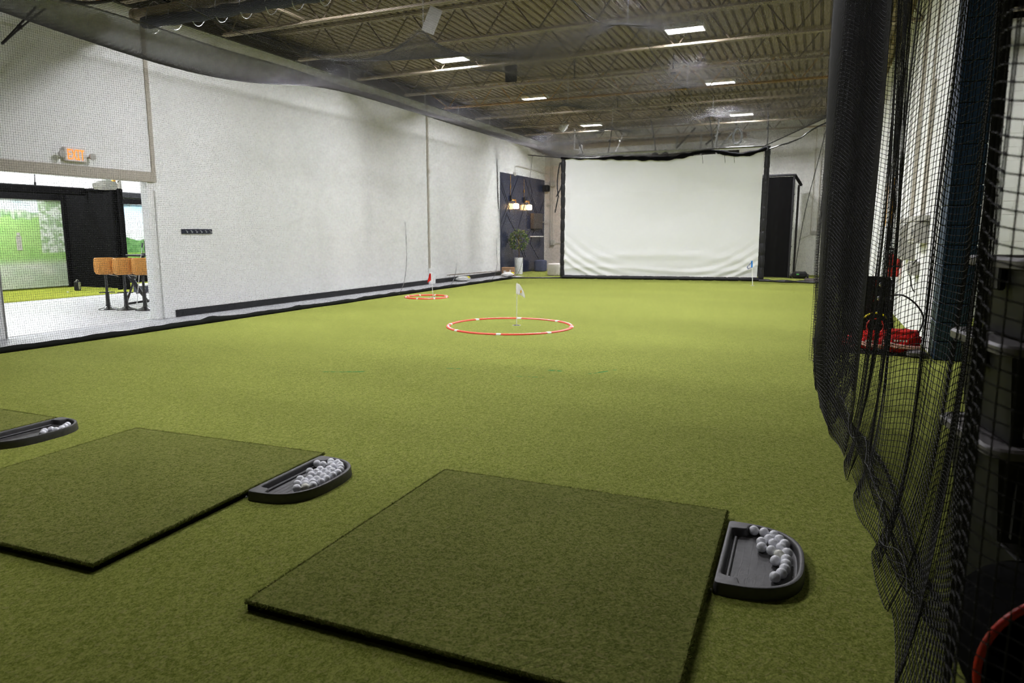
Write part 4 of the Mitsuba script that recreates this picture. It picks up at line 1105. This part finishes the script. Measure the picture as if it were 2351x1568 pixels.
# bar stools with tan bucket seats
def stool(x, y, rz, words):
    t = thing('bar_stool', 'bar stool with a tan leather bucket seat and black pedestal, ' + words, 'stool', 'bar stools in the bay')
    M = rotz(rz, (x, y, 0))
    a = np.linspace(math.radians(-118), math.radians(118), 50)      # back towards +x
    r0, r1 = .160, .128
    def shell(r, z, k=1.0):
        sq = (np.abs(np.cos(a)) ** 4 + np.abs(np.sin(a)) ** 4) ** -.25
        return np.stack([r * sq * np.cos(a) * k, r * sq * np.sin(a) * k, np.broadcast_to(z, a.shape)], 1)
    top = .925 - .03 * (np.abs(a) / a[-1]) ** 3
    rows = [shell(r0 - .02, np.full(50, .645)), shell(r0, np.full(50, .67)), shell(r0 + .004, np.full(50, .78)), shell(r0, top - .02), shell((r0 + r1) / 2, top), shell(r1, top - .02), shell(r1, np.full(50, .70))]
    put(t + '__backrest', moved(grid_mesh(np.stack(rows, 0)), M), 'tan_leather', True)
    sq = lambda n: Polygon([(.155 * math.copysign(abs(math.cos(q)) ** .55, math.cos(q)), .155 * math.copysign(abs(math.sin(q)) ** .55, math.sin(q))) for q in np.linspace(0, 2 * PI, n)[:-1]])
    sp_ = sq(48)
    R = [np.c_[resample(sp_.buffer(b_), 64, (.155, 0)), np.full(64, z)] for b_, z in ((-.05, .625), (-.015, .635), (0, .66), (-.02, .72), (-.05, .735))]
    put(t + '__seat', moved(loft(R), M), 'tan_leather', 40)
    for i in range(-3, 4):                                           # upright seams of the padded back
        q = math.radians(i * 26); sqv = (abs(math.cos(q)) ** 4 + abs(math.sin(q)) ** 4) ** -.25
        rr = (r0 + .004) * sqv
        put(t + '__seam', moved(tube([(rr * math.cos(q), rr * math.sin(q), .67), (rr * 1.01 * math.cos(q), rr * 1.01 * math.sin(q), .78), (r0 * sqv * math.cos(q), r0 * sqv * math.sin(q), .90)], .004, 5), M), 'tan_leather')
    put(t + '__post', moved(lathe([(0, .03), (.045, .03), (.034, .10), (.030, .30), (.030, .32), (.022, .325), (.022, .63), (0, .63)], 18), M), 'black_gloss', 40)
    put(t + '__base', moved(lathe([(0, 0), (.158, 0), (.162, .008), (.14, .018), (.08, .035), (.045, .06), (0, .06)], 32), M), 'black_gloss', 40)
    a2 = np.linspace(-1.4, 1.4, 16)
    put(t + '__footrest', moved(tube(np.stack([-.02 - .12 * np.cos(a2), .12 * np.sin(a2), np.full(16, .30)], 1), .010, 6), M), 'black_gloss')
    put(t + '__lever', moved(tube([(.0, .02, .63), (.03, .16, .60), (.03, .20, .585)], .006, 5), M), 'steel_shiny')
stool(-11.55, 8.36, -.66, 'leftmost of the three')
stool(-11.20, 8.45, -.60, 'middle of the three')
stool(-10.84, 8.54, -.62, 'rightmost, beside the door jamb')
tb_ = thing('high_table', 'tall black table with crossed steel legs behind the bar stools', 'table')
put(tb_ + '__top', box(-12.3, -11.8, 9.35, 10.6, .90, .94, .006), 'black_plastic')
for p0, p1 in (((-11.9, 9.4, .90), (-11.87, 8.95, .03)), ((-11.88, 8.99, .62), (-11.87, 9.42, .03)), ((-11.84, 9.04, .62), (-11.84, 9.40, .03)), ((-11.88, 8.99, .62), (-11.92, 9.45, .90)), ((-12.1, 10.5, .90), (-12.0, 10.1, .03)), ((-12.0, 10.0, .90), (-12.1, 10.5, .03))):
    put(tb_ + '__leg', tube([p0, p1], .026, 4), 'black_gloss')
put(tb_ + '__crossbar', tube([(-11.87, 8.98, .03), (-11.87, 9.46, .05)], .022, 4), 'black_gloss')
mo = thing('monitor', 'small black monitor with a green picture on the high table', 'monitor')
put(mo + '__case', box(-12.23, -12.19, 9.72, 10.17, .98, 1.20, .006), 'black_plastic')
put(mo + '__screen', box(-12.19, -12.186, 9.74, 10.15, 1.00, 1.165), 'green_screen')
put(mo + '__status_bar', box(-12.19, -12.186, 9.74, 10.15, 1.165, 1.19), 'navy_print')
put(mo + '__stand', [box(-12.23, -12.20, 9.90, 9.98, .95, 1.0), box(-12.28, -12.12, 9.84, 10.04, .94, .95, .003)], 'black_plastic')
put(mo + '__ball_icon', moved(lathe([(0, 0), (.022, 0), (.022, .003), (0, .003)], 18), frame((-12.186, 10.0, 1.07), (0, 1, 0), (0, 0, 1), (1, 0, 0))), 'white_plastic')
kb = thing('keyboard', 'black keyboard lying on the high table in front of the monitor', 'keyboard')
put(kb + '__body', box(-12.06, -11.88, 9.5, 9.95, .94, .962, .004), 'black_plastic')
put(kb + '__keys', [cbox(-12.035 + .032 * i, 9.53 + .028 * j, .966, .024, .022, .006) for i in range(5) for j in range(15)], 'cabinet_grey'); tag(kb + '__keys', kind='stuff')
gc = thing('golf_club', 'golf club leaning on the high table', 'golf club')
put(gc + '__shaft', cyl((-11.68, 9.17, .80), (-11.70, 9.26, 1.10), .006, 6), 'steel_grey'); put(gc + '__grip', cyl((-11.70, 9.25, 1.08), (-11.71, 9.28, 1.16), .014, 8), 'sleeve_blue'); put(gc + '__lower_shaft', cyl((-11.68, 9.17, .80), (-11.62, 8.98, .012), .007, 6), 'steel_shiny')
cs = thing('chair', 'blue padded chair behind the rightmost bar stool', 'chair')
put(cs + '__seat', box(-11.9, -11.45, 9.75, 10.2, .44, .50, .02), 'sleeve_blue'); put(cs + '__backrest', box(-11.95, -11.9, 9.75, 10.2, .55, .86, .015), 'flag_blue')
for xx_ in (-11.88, -11.48):
    for yy_ in (9.78, 10.17):
        put(cs + '__leg', tube([(xx_, yy_, .44), (xx_ + .02, yy_ + .02, 0)], .012, 6), 'sleeve_blue')
sb = thing('shoe_box', 'small blue and white box under the high table', 'box')
put(sb + '__body', box(-14.3, -14.0, 11.0, 11.35, .012, .16, .004), 'sleeve_blue'); put(sb + '__lid', box(-14.31, -13.99, 10.99, 11.36, .16, .20, .004), 'label_paper')

# ---------------- far left corner
pt = thing('potted_tree', 'small round-headed tree in a tall white pot before the navy wall', 'plant')
PX, PY = -9.10, 21.22
put(pt + '__pot', lathe([(0, 0), (.125, 0), (.13, .01), (.142, .54), (.142, .55), (.128, .55), (.125, .50), (0, .50)], 32, (PX, PY, 0)), 'pot_white', 40)
put(pt + '__soil', lathe([(0, .505), (.124, .505)], 24, (PX, PY, 0)), 'soil')
put(pt + '__trunk', [tube(curve([(PX, PY, .5), (PX + .015, PY, .75), (PX - .01, PY, 1.0), (PX + .01, PY, 1.3)], 16), .014, 7)] + [tube(curve([(PX, PY, .9 + .06 * i), (PX + .12 * math.cos(i * 2.4), PY + .12 * math.sin(i * 2.4), 1.05 + .07 * i)], 6), .006, 5) for i in range(6)], 'bark')
r = np.random.default_rng(4)
def leaves(n, m, seed):
    r = np.random.default_rng(seed); V, Fc = [], []
    for i in range(n):
        th, ph = r.uniform(0, 2 * PI), r.uniform(-1, 1)
        rad = r.uniform(.45, 1.0) ** .5
        c = np.array([PX + .30 * rad * math.cos(th) * math.sqrt(1 - ph * ph), PY + .30 * rad * math.sin(th) * math.sqrt(1 - ph * ph), 1.14 + .34 * rad * ph + .04 * r.normal()])
        d = np.array([math.cos(th), math.sin(th), r.uniform(-.6, .6)]) + r.normal(0, .5, 3); d /= np.linalg.norm(d)
        w = np.cross(d, r.normal(size=3)); w /= np.linalg.norm(w)
        L, W_ = r.uniform(.06, .095), r.uniform(.018, .028)
        nn = np.cross(d, w)
        k = len(V)
        V += [c, c + d * L * .45 + w * W_, c + d * L, c + d * L * .45 - w * W_, c + d * L * .45 - nn * .006]
        Fc += [[k, k + 1, k + 4], [k + 1, k + 2, k + 4], [k + 2, k + 3, k + 4], [k + 3, k, k + 4]]
    return trimesh.Trimesh(np.array(V), np.array(Fc), process=False)
tag(put(pt + '__foliage', leaves(420, 0, 4), 'leaf'), kind='stuff')
tag(put(pt + '__foliage', leaves(130, 0, 5), 'leaf_pale'), 'paler leaf tips', kind='stuff')
bx_ = thing('cardboard_box', 'brown cardboard box with white labels standing left of the white pot', 'box')
put(bx_ + '__body', moved(box(-.20, .20, -.17, .17, 0, .26, .003), rotz(.35, (-9.12, 20.42, 0))), 'cardboard')
put(bx_ + '__flap', [moved(box(-.20, .20, -.17, -.01, .26, .265), rotz(.35, (-9.12, 20.42, 0))), ], 'cardboard'); put(bx_ + '__flap', moved(box(-.20, .20, .01, .17, .262, .267), rotz(.35, (-9.12, 20.42, 0))), 'cardboard')
for lx, lz, w_, h_ in ((-.10, .10, .09, .13), (.07, .16, .04, .07), (.15, .07, .03, .05)):
    put(bx_ + '__label', moved(box(lx - w_ / 2, lx + w_ / 2, -.173, -.1695, lz - h_ / 2, lz + h_ / 2), rotz(.35, (-9.12, 20.42, 0))), 'label_paper')
def ottoman(cx, cy, r, h, m, words):
    t = thing('ottoman', words, 'ottoman')
    p = Polygon([(r * math.copysign(abs(math.cos(q)) ** .6, math.cos(q)), r * math.copysign(abs(math.sin(q)) ** .6, math.sin(q))) for q in np.linspace(0, 2 * PI, 49)[:-1]])
    R = [np.c_[resample(p.buffer(b_), 64, (r, 0)), np.full(64, z)] + [cx, cy, 0] for b_, z in ((-.02, .012), (-.004, .03), (0, .12), (0, h - .09), (-.012, h - .03), (-.05, h), (-.12, h + .004))]
    put(t + '__cushion', loft(R), m, 40)
    put(t + '__base', loft([np.c_[resample(p.buffer(-.04), 40, (r, 0)), np.full(40, z)] + [cx, cy, 0] for z in (0, .014)]), 'black_plastic')
    put(t + '__piping', tube(np.c_[resample(p.buffer(-.010), 64, (r, 0)), np.full(64, h - .04)] + [cx, cy, 0], .006, 5, closed=True), m)
ottoman(-9.12, 23.25, .21, .40, 'boucle_blue', 'navy blue rounded ottoman against the navy wall')
ottoman(-7.78, 21.10, .22, .39, 'boucle_cream', 'cream rounded ottoman beside the left end of the screen')
ottoman(-8.25, 24.1, .20, .40, 'boucle_blue', 'dark blue ottoman half hidden behind the screen frame')
def wall_light(y, rod_top, words):
    t = thing('sconce_light', 'warm glowing square-shaded light on the navy wall, ' + words, 'wall light', 'glowing wall lights')
    zt = 2.42
    put(t + '__cable', [cyl((WX + .05, y - .28, rod_top), (WX + .05, y - .28, zt + .12), .007, 6), cyl((WX + .05, y - .28, rod_top - .35), (WX + .05, y - .28, rod_top - .45), .018, 8)], 'brass')
    put(t + '__connector', box(WX + .03, WX + .09, y - .31, y - .25, zt - .03, zt + .16, .006), 'black_plastic')
    put(t + '__arm', [box(WX + .04, WX + .10, y - .24, y + .08, zt - .0, zt + .05, .006), cyl((WX + .12, y, zt), (WX + .12, y, zt - .10), .012, 8)], 'brass')
    cube = box(WX + .05, WX + .21, y - .085, y + .085, zt - .27, zt - .09, .025)
    k = t + '__shade'; put(k, cube, 'flag_white', 40)
    scene[k]['emitter'] = {'type': 'area', 'radiance': {'type': 'rgb', 'value': BULB}}
wall_light(21.62, 3.26, 'left one')
wall_light(22.78, 3.18, 'right one')
cp = thing('wall_cabinet', 'dark grey flat cabinet hanging on the navy wall', 'cabinet')
put(cp + '__body', box(WX + .03, WX + .16, 23.12, 23.98, 1.50, 2.05, .01), 'cabinet_grey'); put(cp + '__door', box(WX + .16, WX + .175, 23.14, 23.96, 1.52, 2.03, .004), 'cabinet_grey')
put(cp + '__bracket', box(WX + .03, WX + .10, 23.3, 23.8, 1.45, 1.50, .004), 'steel_dark')
shf = thing('wall_shelf', 'small white shelf on the navy wall below the grey cabinet', 'shelf')
put(shf + '__board', box(WX + .03, WX + .18, 23.1, 24.05, 1.215, 1.25, .004), 'white_plastic')
put(shf + '__cable', tube(curve([(WX + .06, 23.55, 1.45), (WX + .07, 23.57, 1.35), (WX + .06, 23.6, 1.25)], 8), .006, 5), 'black_plastic')
spk = thing('wall_speaker', 'small black speaker at the corner of the navy wall', 'speaker')
put(spk + '__body', box(WX + .03, WX + .22, 24.28, 24.56, 2.87, 3.10, .02), 'black_plastic')
put(spk + '__grille', box(WX + .22, WX + .23, 24.31, 24.53, 2.89, 3.08, .004), 'black_fabric')
cd = thing('conduit_run', 'grey electrical conduits with junction boxes on the beige back wall left of the screen', 'conduit')
def conduit(pts, r=.014):
    put(cd + '__conduit', tube(curve(pts, 30), r * .75, 7), 'panel_grey')
conduit([(-9.25, 24.55, 4.9), (-9.25, 24.55, 3.2), (-9.25, 24.55, .95)], .02); conduit([(-9.17, 24.55, 4.9), (-9.17, 24.55, 3.1), (-9.16, 24.55, 1.0)], .012)
conduit([(WX + .05, 21.72, 3.34), (WX + .05, 21.72, 3.52), (WX + .05, 21.9, 3.58), (WX + .05, 24.3, 3.52), (-9.3, 24.5, 3.5), (-9.2, 24.55, 3.45), (-9.16, 24.55, 3.2)], .014)
conduit([(WX + .05, 24.1, 1.75), (-9.38, 24.5, 1.76), (-9.22, 24.54, 1.7), (-9.16, 24.55, 1.4), (-9.16, 24.55, 1.0)], .014)
conduit([(-9.1, 24.55, .98), (-8.4, 24.55, 1.0)], .014)
put(cd + '__junction_box', box(-9.24, -9.06, 24.48, 24.59, 3.05, 3.23, .01), 'panel_grey'); put(cd + '__junction_box', box(-9.22, -9.08, 24.48, 24.59, .90, 1.10, .01), 'panel_grey')
put(cd + '__outlet_box', box(WX + .0, WX + .06, 21.66, 21.80, 3.24, 3.36, .008), 'panel_grey')
put(cd + '__small_plate', box(-9.40, -9.30, 24.57, 24.60, 2.32, 2.40, .004), 'trim_beige')
wc = thing('wall_wiring', 'thin conduits and an outlet box on the back wall in the far right corner', 'conduit')
put(wc + '__conduit', tube([(-.30, 24.56, 4.6), (-.30, 24.56, 1.35)], .010, 6), 'trim_beige'); put(wc + '__conduit', tube([(-.12, 24.56, 3.6), (-.12, 24.56, 1.35)], .010, 6), 'trim_beige')
put(wc + '__conduit', tube([(-.6, 24.56, 1.15), (-.3, 24.56, 1.30), (.8, 24.56, 1.32)], .014, 6), 'panel_grey'); put(wc + '__outlet_box', box(-.28, -.16, 24.50, 24.59, 1.30, 1.42, .008), 'panel_grey')
bp = thing('floor_bottles', 'clear bags with lime green labels lying by the baseboard', 'bag')
for y_ in (15.75, 20.2):
    pass
for j, (bx0, by0) in enumerate(((-9.25, 17.55), (-8.95, 20.0))):
    m = trimesh.creation.icosphere(subdivisions=3); n0 = meshkit.fbm(m.vertices * 1.7 + j * 5, 3, 3)
    m.vertices = m.vertices * [.16, .30, .07] * (.75 + .5 * n0[:, None]) + [bx0, by0, .066]
    put(bp + '__bag', m, 'label_paper', True)
    m2 = trimesh.creation.icosphere(subdivisions=2); m2.vertices = m2.vertices * [.05, .07, .035] + [bx0 + .12, by0 + .08, .10]
    put(bp + '__lime_label', m2, 'yellow_plastic', True)
pl = thing('loose_pole', 'thin brown pole lying along the baseboard near the navy wall', 'pole')
put(pl, cyl((-9.40, 16.9, .20), (-9.2, 20.4, .16), .010, 8), 'bark')

# ---------------- ceiling fixtures
dt = thing('roof_duct', 'beige pipe with a rolled dark sleeve tied under it, near the top left corner', 'duct')
put(dt + '__pipe', cyl((-9.0, 7.32, 4.36), (-2.5, 7.32, 4.40), .085, 20), 'duct_beige', 40)
put(dt + '__sleeve', tube(curve([(-8.75, 7.24, 4.22), (-7.4, 7.22, 4.19), (-5.5, 7.24, 4.20), (-3.0, 7.24, 4.22)], 60), .075 + .010 * np.sin(np.arange(60) * 1.3), 12), 'sleeve_blue', 40)
put(dt + '__end_cap', cyl((-9.02, 7.32, 4.36), (-8.96, 7.32, 4.36), .10, 20), 'duct_beige')
for i in range(9):
    a = np.linspace(0, 2 * PI, 20)[:-1]
    xx_ = -8.6 + .42 * i
    put(dt + '__tie_loop', tube(np.stack([xx_ + .05 * np.sin(a), 7.28 + .125 * np.cos(a), 4.28 + .20 * np.sin(a)], 1), .006, 5, closed=True), 'steel_shiny')
put(dt + '__hanger', [tube(curve([(-8.9, 7.32, 4.46), (-8.92, 7.3, 4.62), (-8.85, 7.3, 4.62), (-8.88, 7.32, 5.0)], 16), .010, 5), tube([(-6.0, 7.32, 4.46), (-6.0, 7.32, 5.0)], .008, 5)], 'steel_dark')
put(dt + '__yellow_stripe', tube([(-8.0, 7.25, 4.43), (-6.2, 7.25, 4.44)], .012, 6), 'yellow_plastic')
ht = thing('unit_heater', 'grey unit heater in a cage hanging high in the top left corner', 'heater')
put(ht + '__body', box(-9.45, -8.85, 6.05, 6.75, 4.38, 4.62, .03), 'duct_beige')
for i in range(6):
    put(ht + '__slat', box(-9.42, -8.88, 6.10 + .10 * i, 6.16 + .10 * i, 4.355, 4.38), 'trim_beige')
put(ht + '__cage_bar', tube(curve([(-9.48, 5.95, 4.5), (-9.3, 5.95, 4.33), (-8.95, 6.4, 4.28), (-8.80, 6.85, 4.42)], 20), .022, 7), 'steel_dark')
put(ht + '__bracket', [cyl((-9.3, 6.3, 4.62), (-9.3, 6.3, 4.98), .012, 6), cyl((-9.0, 6.6, 4.62), (-9.0, 6.6, 4.98), .012, 6)], 'steel_dark')
put(ht + '__yellow_tag', box(-8.95, -8.84, 6.5, 6.7, 4.36, 4.39), 'orange_paint')
bn = thing('hanging_banner', 'flat black rectangular banner hanging under the joists right of the left lamp', 'panel')
put(bn + '__plate', box(-5.80, -5.57, 12.84, 12.90, 4.25, 4.62, .006), 'black_fabric')
put(bn + '__hook', [cyl((-5.75, 12.87, 4.62), (-5.75, 12.87, 4.98), .006, 5), cyl((-5.62, 12.87, 4.62), (-5.62, 12.87, 4.98), .006, 5)], 'steel_dark')
for i, (x_, y_) in enumerate(((-5.05, 14.8), (-3.0, 15.1), (-3.9, 19.4), (-.7, 18.8), (-5.3, 19.2))):
    t = thing('sprinkler_head', 'small dark sprinkler head under the deck, ' + ['left of the second left lamp', 'between the two lamp rows', 'above the middle of the screen', 'right of the second right lamp', 'left of the screen middle'][i], 'sprinkler')
    put(t + '__drop', cyl((x_, y_, 5.0), (x_, y_, 4.66), .012, 6), 'steel_dark'); put(t + '__head', lathe([(0, 0), (.05, 0), (.06, .03), (.02, .06), (0, .06)], 14, (x_, y_, 4.60)), 'steel_dark')
sg = thing('paper_sign', 'small pale rectangular sign hanging at the net chain near the top centre', 'sign')
put(sg, moved(box(-.09, .09, -.004, .004, -.17, .17), frame((-5.05, 8.75, 4.22), (.87, .3, -.4), (-.3, .95, .05), (.4, .08, .91))), 'panel_grey')

# ---------------- right side, beyond the curtain
ext = thing('fire_extinguisher', 'red fire extinguisher hanging on the white right wall', 'fire extinguisher')
EXX, EXY = RX - .11, 12.6
put(ext + '__cylinder', lathe([(0, 0), (.085, 0), (.09, .01), (.09, .30), (.07, .345), (.03, .365), (0, .365)], 24, (EXX, EXY, .66)), 'red_plastic', 40)
put(ext + '__valve', [cyl((EXX, EXY, 1.02), (EXX, EXY, 1.09), .02, 8), box(EXX - .08, EXX + .02, EXY - .015, EXY + .015, 1.08, 1.11, .004)], 'black_plastic')
put(ext + '__hose', tube(curve([(EXX, EXY - .03, 1.06), (EXX - .09, EXY - .06, 1.0), (EXX - .10, EXY - .06, .82)], 12), .012, 6), 'black_plastic')
put(ext + '__bracket', box(RX - .03, RX, EXY - .04, EXY + .04, .8, .95), 'steel_dark')
put(ext + '__band', lathe([(.0905, .15), (.092, .15), (.092, .18), (.0905, .18)], 24, (EXX, EXY, .66)), 'black_plastic')
def panel(y0, y1, z0, z1, d, words):
    t = thing('electrical_panel', words, 'electrical panel')
    put(t + '__box', box(RX - d, RX - .002, y0, y1, z0, z1, .008), 'panel_grey'); put(t + '__door', box(RX - d - .015, RX - d, y0 + .03, y1 - .03, z0 + .04, z1 - .04, .004), 'panel_grey')
    put(t + '__latch', box(RX - d - .03, RX - d - .015, y0 + .06, y0 + .10, (z0 + z1) / 2 - .04, (z0 + z1) / 2 + .04, .004), 'steel_shiny')
panel(10.95, 12.0, .98, 1.47, .16, 'large grey electrical panel on the right wall, above the extinguisher')
panel(9.85, 10.55, 1.22, 1.48, .14, 'small grey electrical panel nearest the navy wall end')
panel(10.35, 10.75, .80, .98, .10, 'small grey switch box low on the right wall')
wt = thing('cable_tray', 'open grey wire trough joining the panels on the right wall', 'trough')
put(wt + '__trough', box(RX - .12, RX - .002, 9.8, 12.1, 1.49, 1.56, .006), 'panel_grey')
for y_, z1 in ((11.6, 4.6), (11.35, 4.6), (10.4, 4.4), (10.15, 3.2)):
    put(wt + '__conduit', cyl((RX - .03, y_, 1.56), (RX - .03, y_, z1), .014, 8), 'trim_beige')
put(wt + '__wires', tube(curve([(RX - .05, 10.3, 1.0), (RX - .1, 10.45, .85), (RX - .06, 10.6, .72), (RX - .05, 10.2, .6)], 20), .008, 5), 'black_plastic')
for j, y_ in enumerate((14.9, 16.2)):
    t = thing('yellow_post', 'tall narrow yellow-orange guard on the far right wall, ' + ('nearer one' if j == 0 else 'farther one'), 'post')
    put(t, box(RX - .03, RX, y_ - .07, y_ + .07, 1.5, 2.35, .006), 'orange_paint')
gb = thing('golf_bag_cart', 'upright black padded board with silver knobs standing by the right wall', 'stand')
gbp = Polygon([(-.30, 0), (.12, 0), (.12, .80), (-.30, .80)]).buffer(.0).buffer(-.07).buffer(.07)
put(gb + '__board', prism(gbp, .10, frame((.62, 9.12, .05), (1, 0, 0), (.06, .0, .998), (0, -1, 0))), 'black_plastic')
for kx, kz in ((.685, .76), (.675, .60), (.665, .42)):
    put(gb + '__knob', moved(lathe([(0, 0), (.028, 0), (.030, .012), (.018, .02), (0, .02)], 18), frame((kx - .005, 9.01, kz), (1, 0, 0), (0, 0, 1), (0, -1, 0))), 'steel_shiny', 40)
    put(gb + '__red_mark', box(kx - .075, kx - .062, 9.005, 9.02, kz - .04, kz + .05), 'red_plastic')
put(gb + '__side_bag', trimesh.convex.convex_hull(np.array([(.70, 9.0, .05), (.86, 9.0, .05), (.72, 9.25, .05), (.88, 9.25, .05), (.70, 9.0, .55), (.80, 9.02, .58), (.72, 9.2, .6), (.82, 9.2, .55)])), 'black_fabric')
wh = thing('toy_wheel', 'round black disc with yellow rim and red inner ring leaning among the bags', 'wheel')
wa = np.linspace(0, 2 * PI, 40)[:-1]
wc0 = np.array([.63, 8.78, .30])
def wring(R, r, n=40):
    return tube(np.stack([wc0[0] + R * np.cos(wa), wc0[1] + 0 * wa - .12 * R * np.sin(wa) * -1, wc0[2] + R * np.sin(wa)], 1), r, 6, closed=True)
put(wh + '__outer_rim', wring(.15, .012), 'yellow_plastic'); put(wh + '__inner_ring', wring(.085, .010), 'red_plastic')
put(wh + '__disc', moved(lathe([(0, 0), (.148, 0), (.148, .012), (0, .012)], 36), frame(wc0 + [0, .02, 0], (1, 0, 0), (0, .12, .99), (0, -.99, .12))), 'black_plastic')
for i in range(6):
    q = i * PI / 3 + .3
    put(wh + '__spoke', tube([wc0 + [0, .0, 0], wc0 + [.145 * math.cos(q), .017 * math.sin(q), .145 * math.sin(q)]], .006, 5), 'steel_dark')
def soft(cx, cy, cz, sx, sy, sz, seed, amp=.6, sub=4):
    m = trimesh.creation.icosphere(subdivisions=sub); v = m.vertices
    n0 = meshkit.fbm(v * 1.9 + seed * 3.1, 4, seed) - .5
    n1 = np.abs(meshkit.noise(v * 4.2 + seed, seed + 1) - .5)
    vv = np.sign(v) * np.abs(v) ** .75
    m.vertices = vv * [sx, sy, sz] * (1 + amp * n0[:, None] + .25 * n1[:, None])
    m.vertices[:, 2] -= m.vertices[:, 2].min()
    m.vertices += [cx, cy, cz]
    return m
RB_WORDS = ['largest crumpled red bag with pale straps by the white wall', 'red bag in the middle of the pile under the yellow-rimmed disc', 'small red bag at the left end of the pile', 'red bag tip reaching the far left behind the net']
for i, (cx_, cy_, sx_, sy_, sz_) in enumerate(((.88, 8.80, .20, .16, .13), (.60, 8.85, .16, .16, .11), (.42, 8.9, .11, .14, .07), (.20, 9.3, .16, .12, .05))):
    t = thing('red_bag', RB_WORDS[i], 'bag', 'red bags in a pile')
    put(t + '__body', soft(cx_, cy_, .015, sx_, sy_, sz_, 20 + i), 'red_cloth', True)
    for j in range(2 if i < 2 else 1):
        zz_ = sz_ * (1.1 + .4 * j)
        put(t + '__strap', tube(curve([(cx_ - sx_ * .9, cy_ - sy_ * 1.08, .06 + zz_ * .55), (cx_ - .1 * sx_, cy_ - sy_ * 1.30, .03 + zz_ * .50), (cx_ + sx_ * .95, cy_ - sy_ * 1.1, .045 + zz_ * .35)], 20), .014, 5), 'pink_strap')
    put(t + '__lettering', [cbox(cx_ - .06 + .028 * q, cy_ - sy_ * 1.34, sz_ * 1.35, .016, .004, .022) for q in range(5)], 'white_plastic')
tr = thing('black_flat_tray', 'black flat base under the red bags with folded cloth at its right end', 'tray')
put(tr + '__tray', box(.10, 1.08, 8.62, 9.3, .0, .015, .004), 'black_plastic'); put(tr + '__cloth', soft(1.04, 8.62, .0, .10, .08, .035, 31, .5, 3), 'lid_grey', True)
cl = thing('cable_loop', 'black cable standing in a wide loop above the red bags', 'cable')
put(cl, tube(curve([(.70, 9.0, .56), (.86, 8.85, .66), (1.02, 8.8, .56), (1.10, 8.8, .40), (1.05, 8.8, .24), (.90, 8.78, .23)], 40), .010, 6), 'black_plastic')
# stacked totes
TPOLY = Polygon([(-.31, -.22), (.31, -.22), (.31, .22), (-.31, .22)]).buffer(-.05).buffer(.05)
def tote(z0, h, words, dx=0, dy=0):
    t = thing('storage_tote', words, 'storage tote', 'stacked storage totes')
    M = rotz(math.radians(10), (.772 + dx, 2.60 + dy, 0))
    rg = lambda b_, z: np.c_[resample(TPOLY.buffer(b_), 80, (0, -.22)), np.full(80, z)]
    put(t + '__body', moved(loft([rg(-.055, z0), rg(-.050, z0 + .01), rg(-.018, z0 + h - .05), rg(-.018, z0 + h - .03)]), M), 'tote_black', 35)
    put(t + '__lid', moved(loft([rg(.0, z0 + h - .035), rg(.012, z0 + h - .03), rg(.014, z0 + h - .008), rg(.006, z0 + h), rg(-.03, z0 + h), rg(-.04, z0 + h - .008)]), M), 'lid_grey', 35)
    for i in range(4):
        put(t + '__rib', moved(box(-.24 + .15 * i, -.23 + .15 * i, -.213, -.198, z0 + .03, z0 + h - .05), M), 'tote_black')
    put(t + '__latch', moved(box(-.318, -.296, -.05, .05, z0 + h - .10, z0 + h - .02, .006), M), 'black_plastic')
tote(.42, .305, 'lowest black tote of the stack at the right edge', -.005, .0)
tote(.725, .30, 'middle black tote with a grey lid in the stack at the right edge', .0, .0)
tote(1.025, .245, 'topmost black tote of the stack, its grey lid against the white wall', .03, .0)
bs = thing('equipment_crate', 'low black crate under the tote stack at the right edge', 'crate')
put(bs + '__body', moved(box(-.27, .34, -.22, .24, 0, .41, .02), rotz(math.radians(10), (.83, 2.62, 0))), 'black_plastic')
put(bs + '__rim', moved(box(-.28, .35, -.23, .25, .36, .39, .008), rotz(math.radians(10), (.83, 2.62, 0))), 'black_plastic')
gbag = thing('bin_bag', 'crumpled glossy black plastic bag below the totes at the right edge', 'bag')
m = trimesh.creation.icosphere(subdivisions=5); v = m.vertices
n1 = np.abs(meshkit.noise(v * 3.3 + 2, 3) - .5) + .5 * np.abs(meshkit.noise(v * 7.1 + 5, 4) - .5)
m.vertices = v * [.34, .17, .20] * (.72 + .55 * n1[:, None] + .3 * meshkit.fbm(v * 1.4, 3, 6)[:, None]) + [.84, 2.14, .33]
m.vertices[:, 2] = np.maximum(m.vertices[:, 2], .012)
put(gbag + '__film', m, 'black_gloss', True)
put(gbag + '__knot', soft(.60, 2.04, .40, .05, .04, .05, 9, .8, 3), 'black_gloss', True)
hp = thing('popup_basket', 'black pop-up basket with a red hoop rim at the bottom right corner', 'basket')
hc = np.array([.455, 1.40, .57]); hx_ = np.array([.80, .18, .57]); hx_ /= np.linalg.norm(hx_); hn = np.array([.25, -.95, .05]); hn -= hx_ * (hn @ hx_); hn /= np.linalg.norm(hn); hy_ = np.cross(hn, hx_)
a = np.linspace(0, 2 * PI, 64)[:-1]
hoop = lambda R, o: hc + hn * o + R * (np.cos(a)[:, None] * hx_ + np.sin(a)[:, None] * hy_)
put(hp + '__hoop', tube(hoop(.155, 0), .007, 8, closed=True), 'red_plastic', True)
put(hp + '__cloth', loft([hoop(.150, .0), hoop(.150, -.10), hoop(.12, -.22), hoop(.05, -.27)], False, True), 'black_fabric', True)
put(hp + '__stand', [tube([hc - hy_ * .14, np.array([.52, 1.50, .0])], .012, 6), tube([hc - hn * .2, np.array([.62, 1.62, .0])], .012, 6)], 'black_plastic')
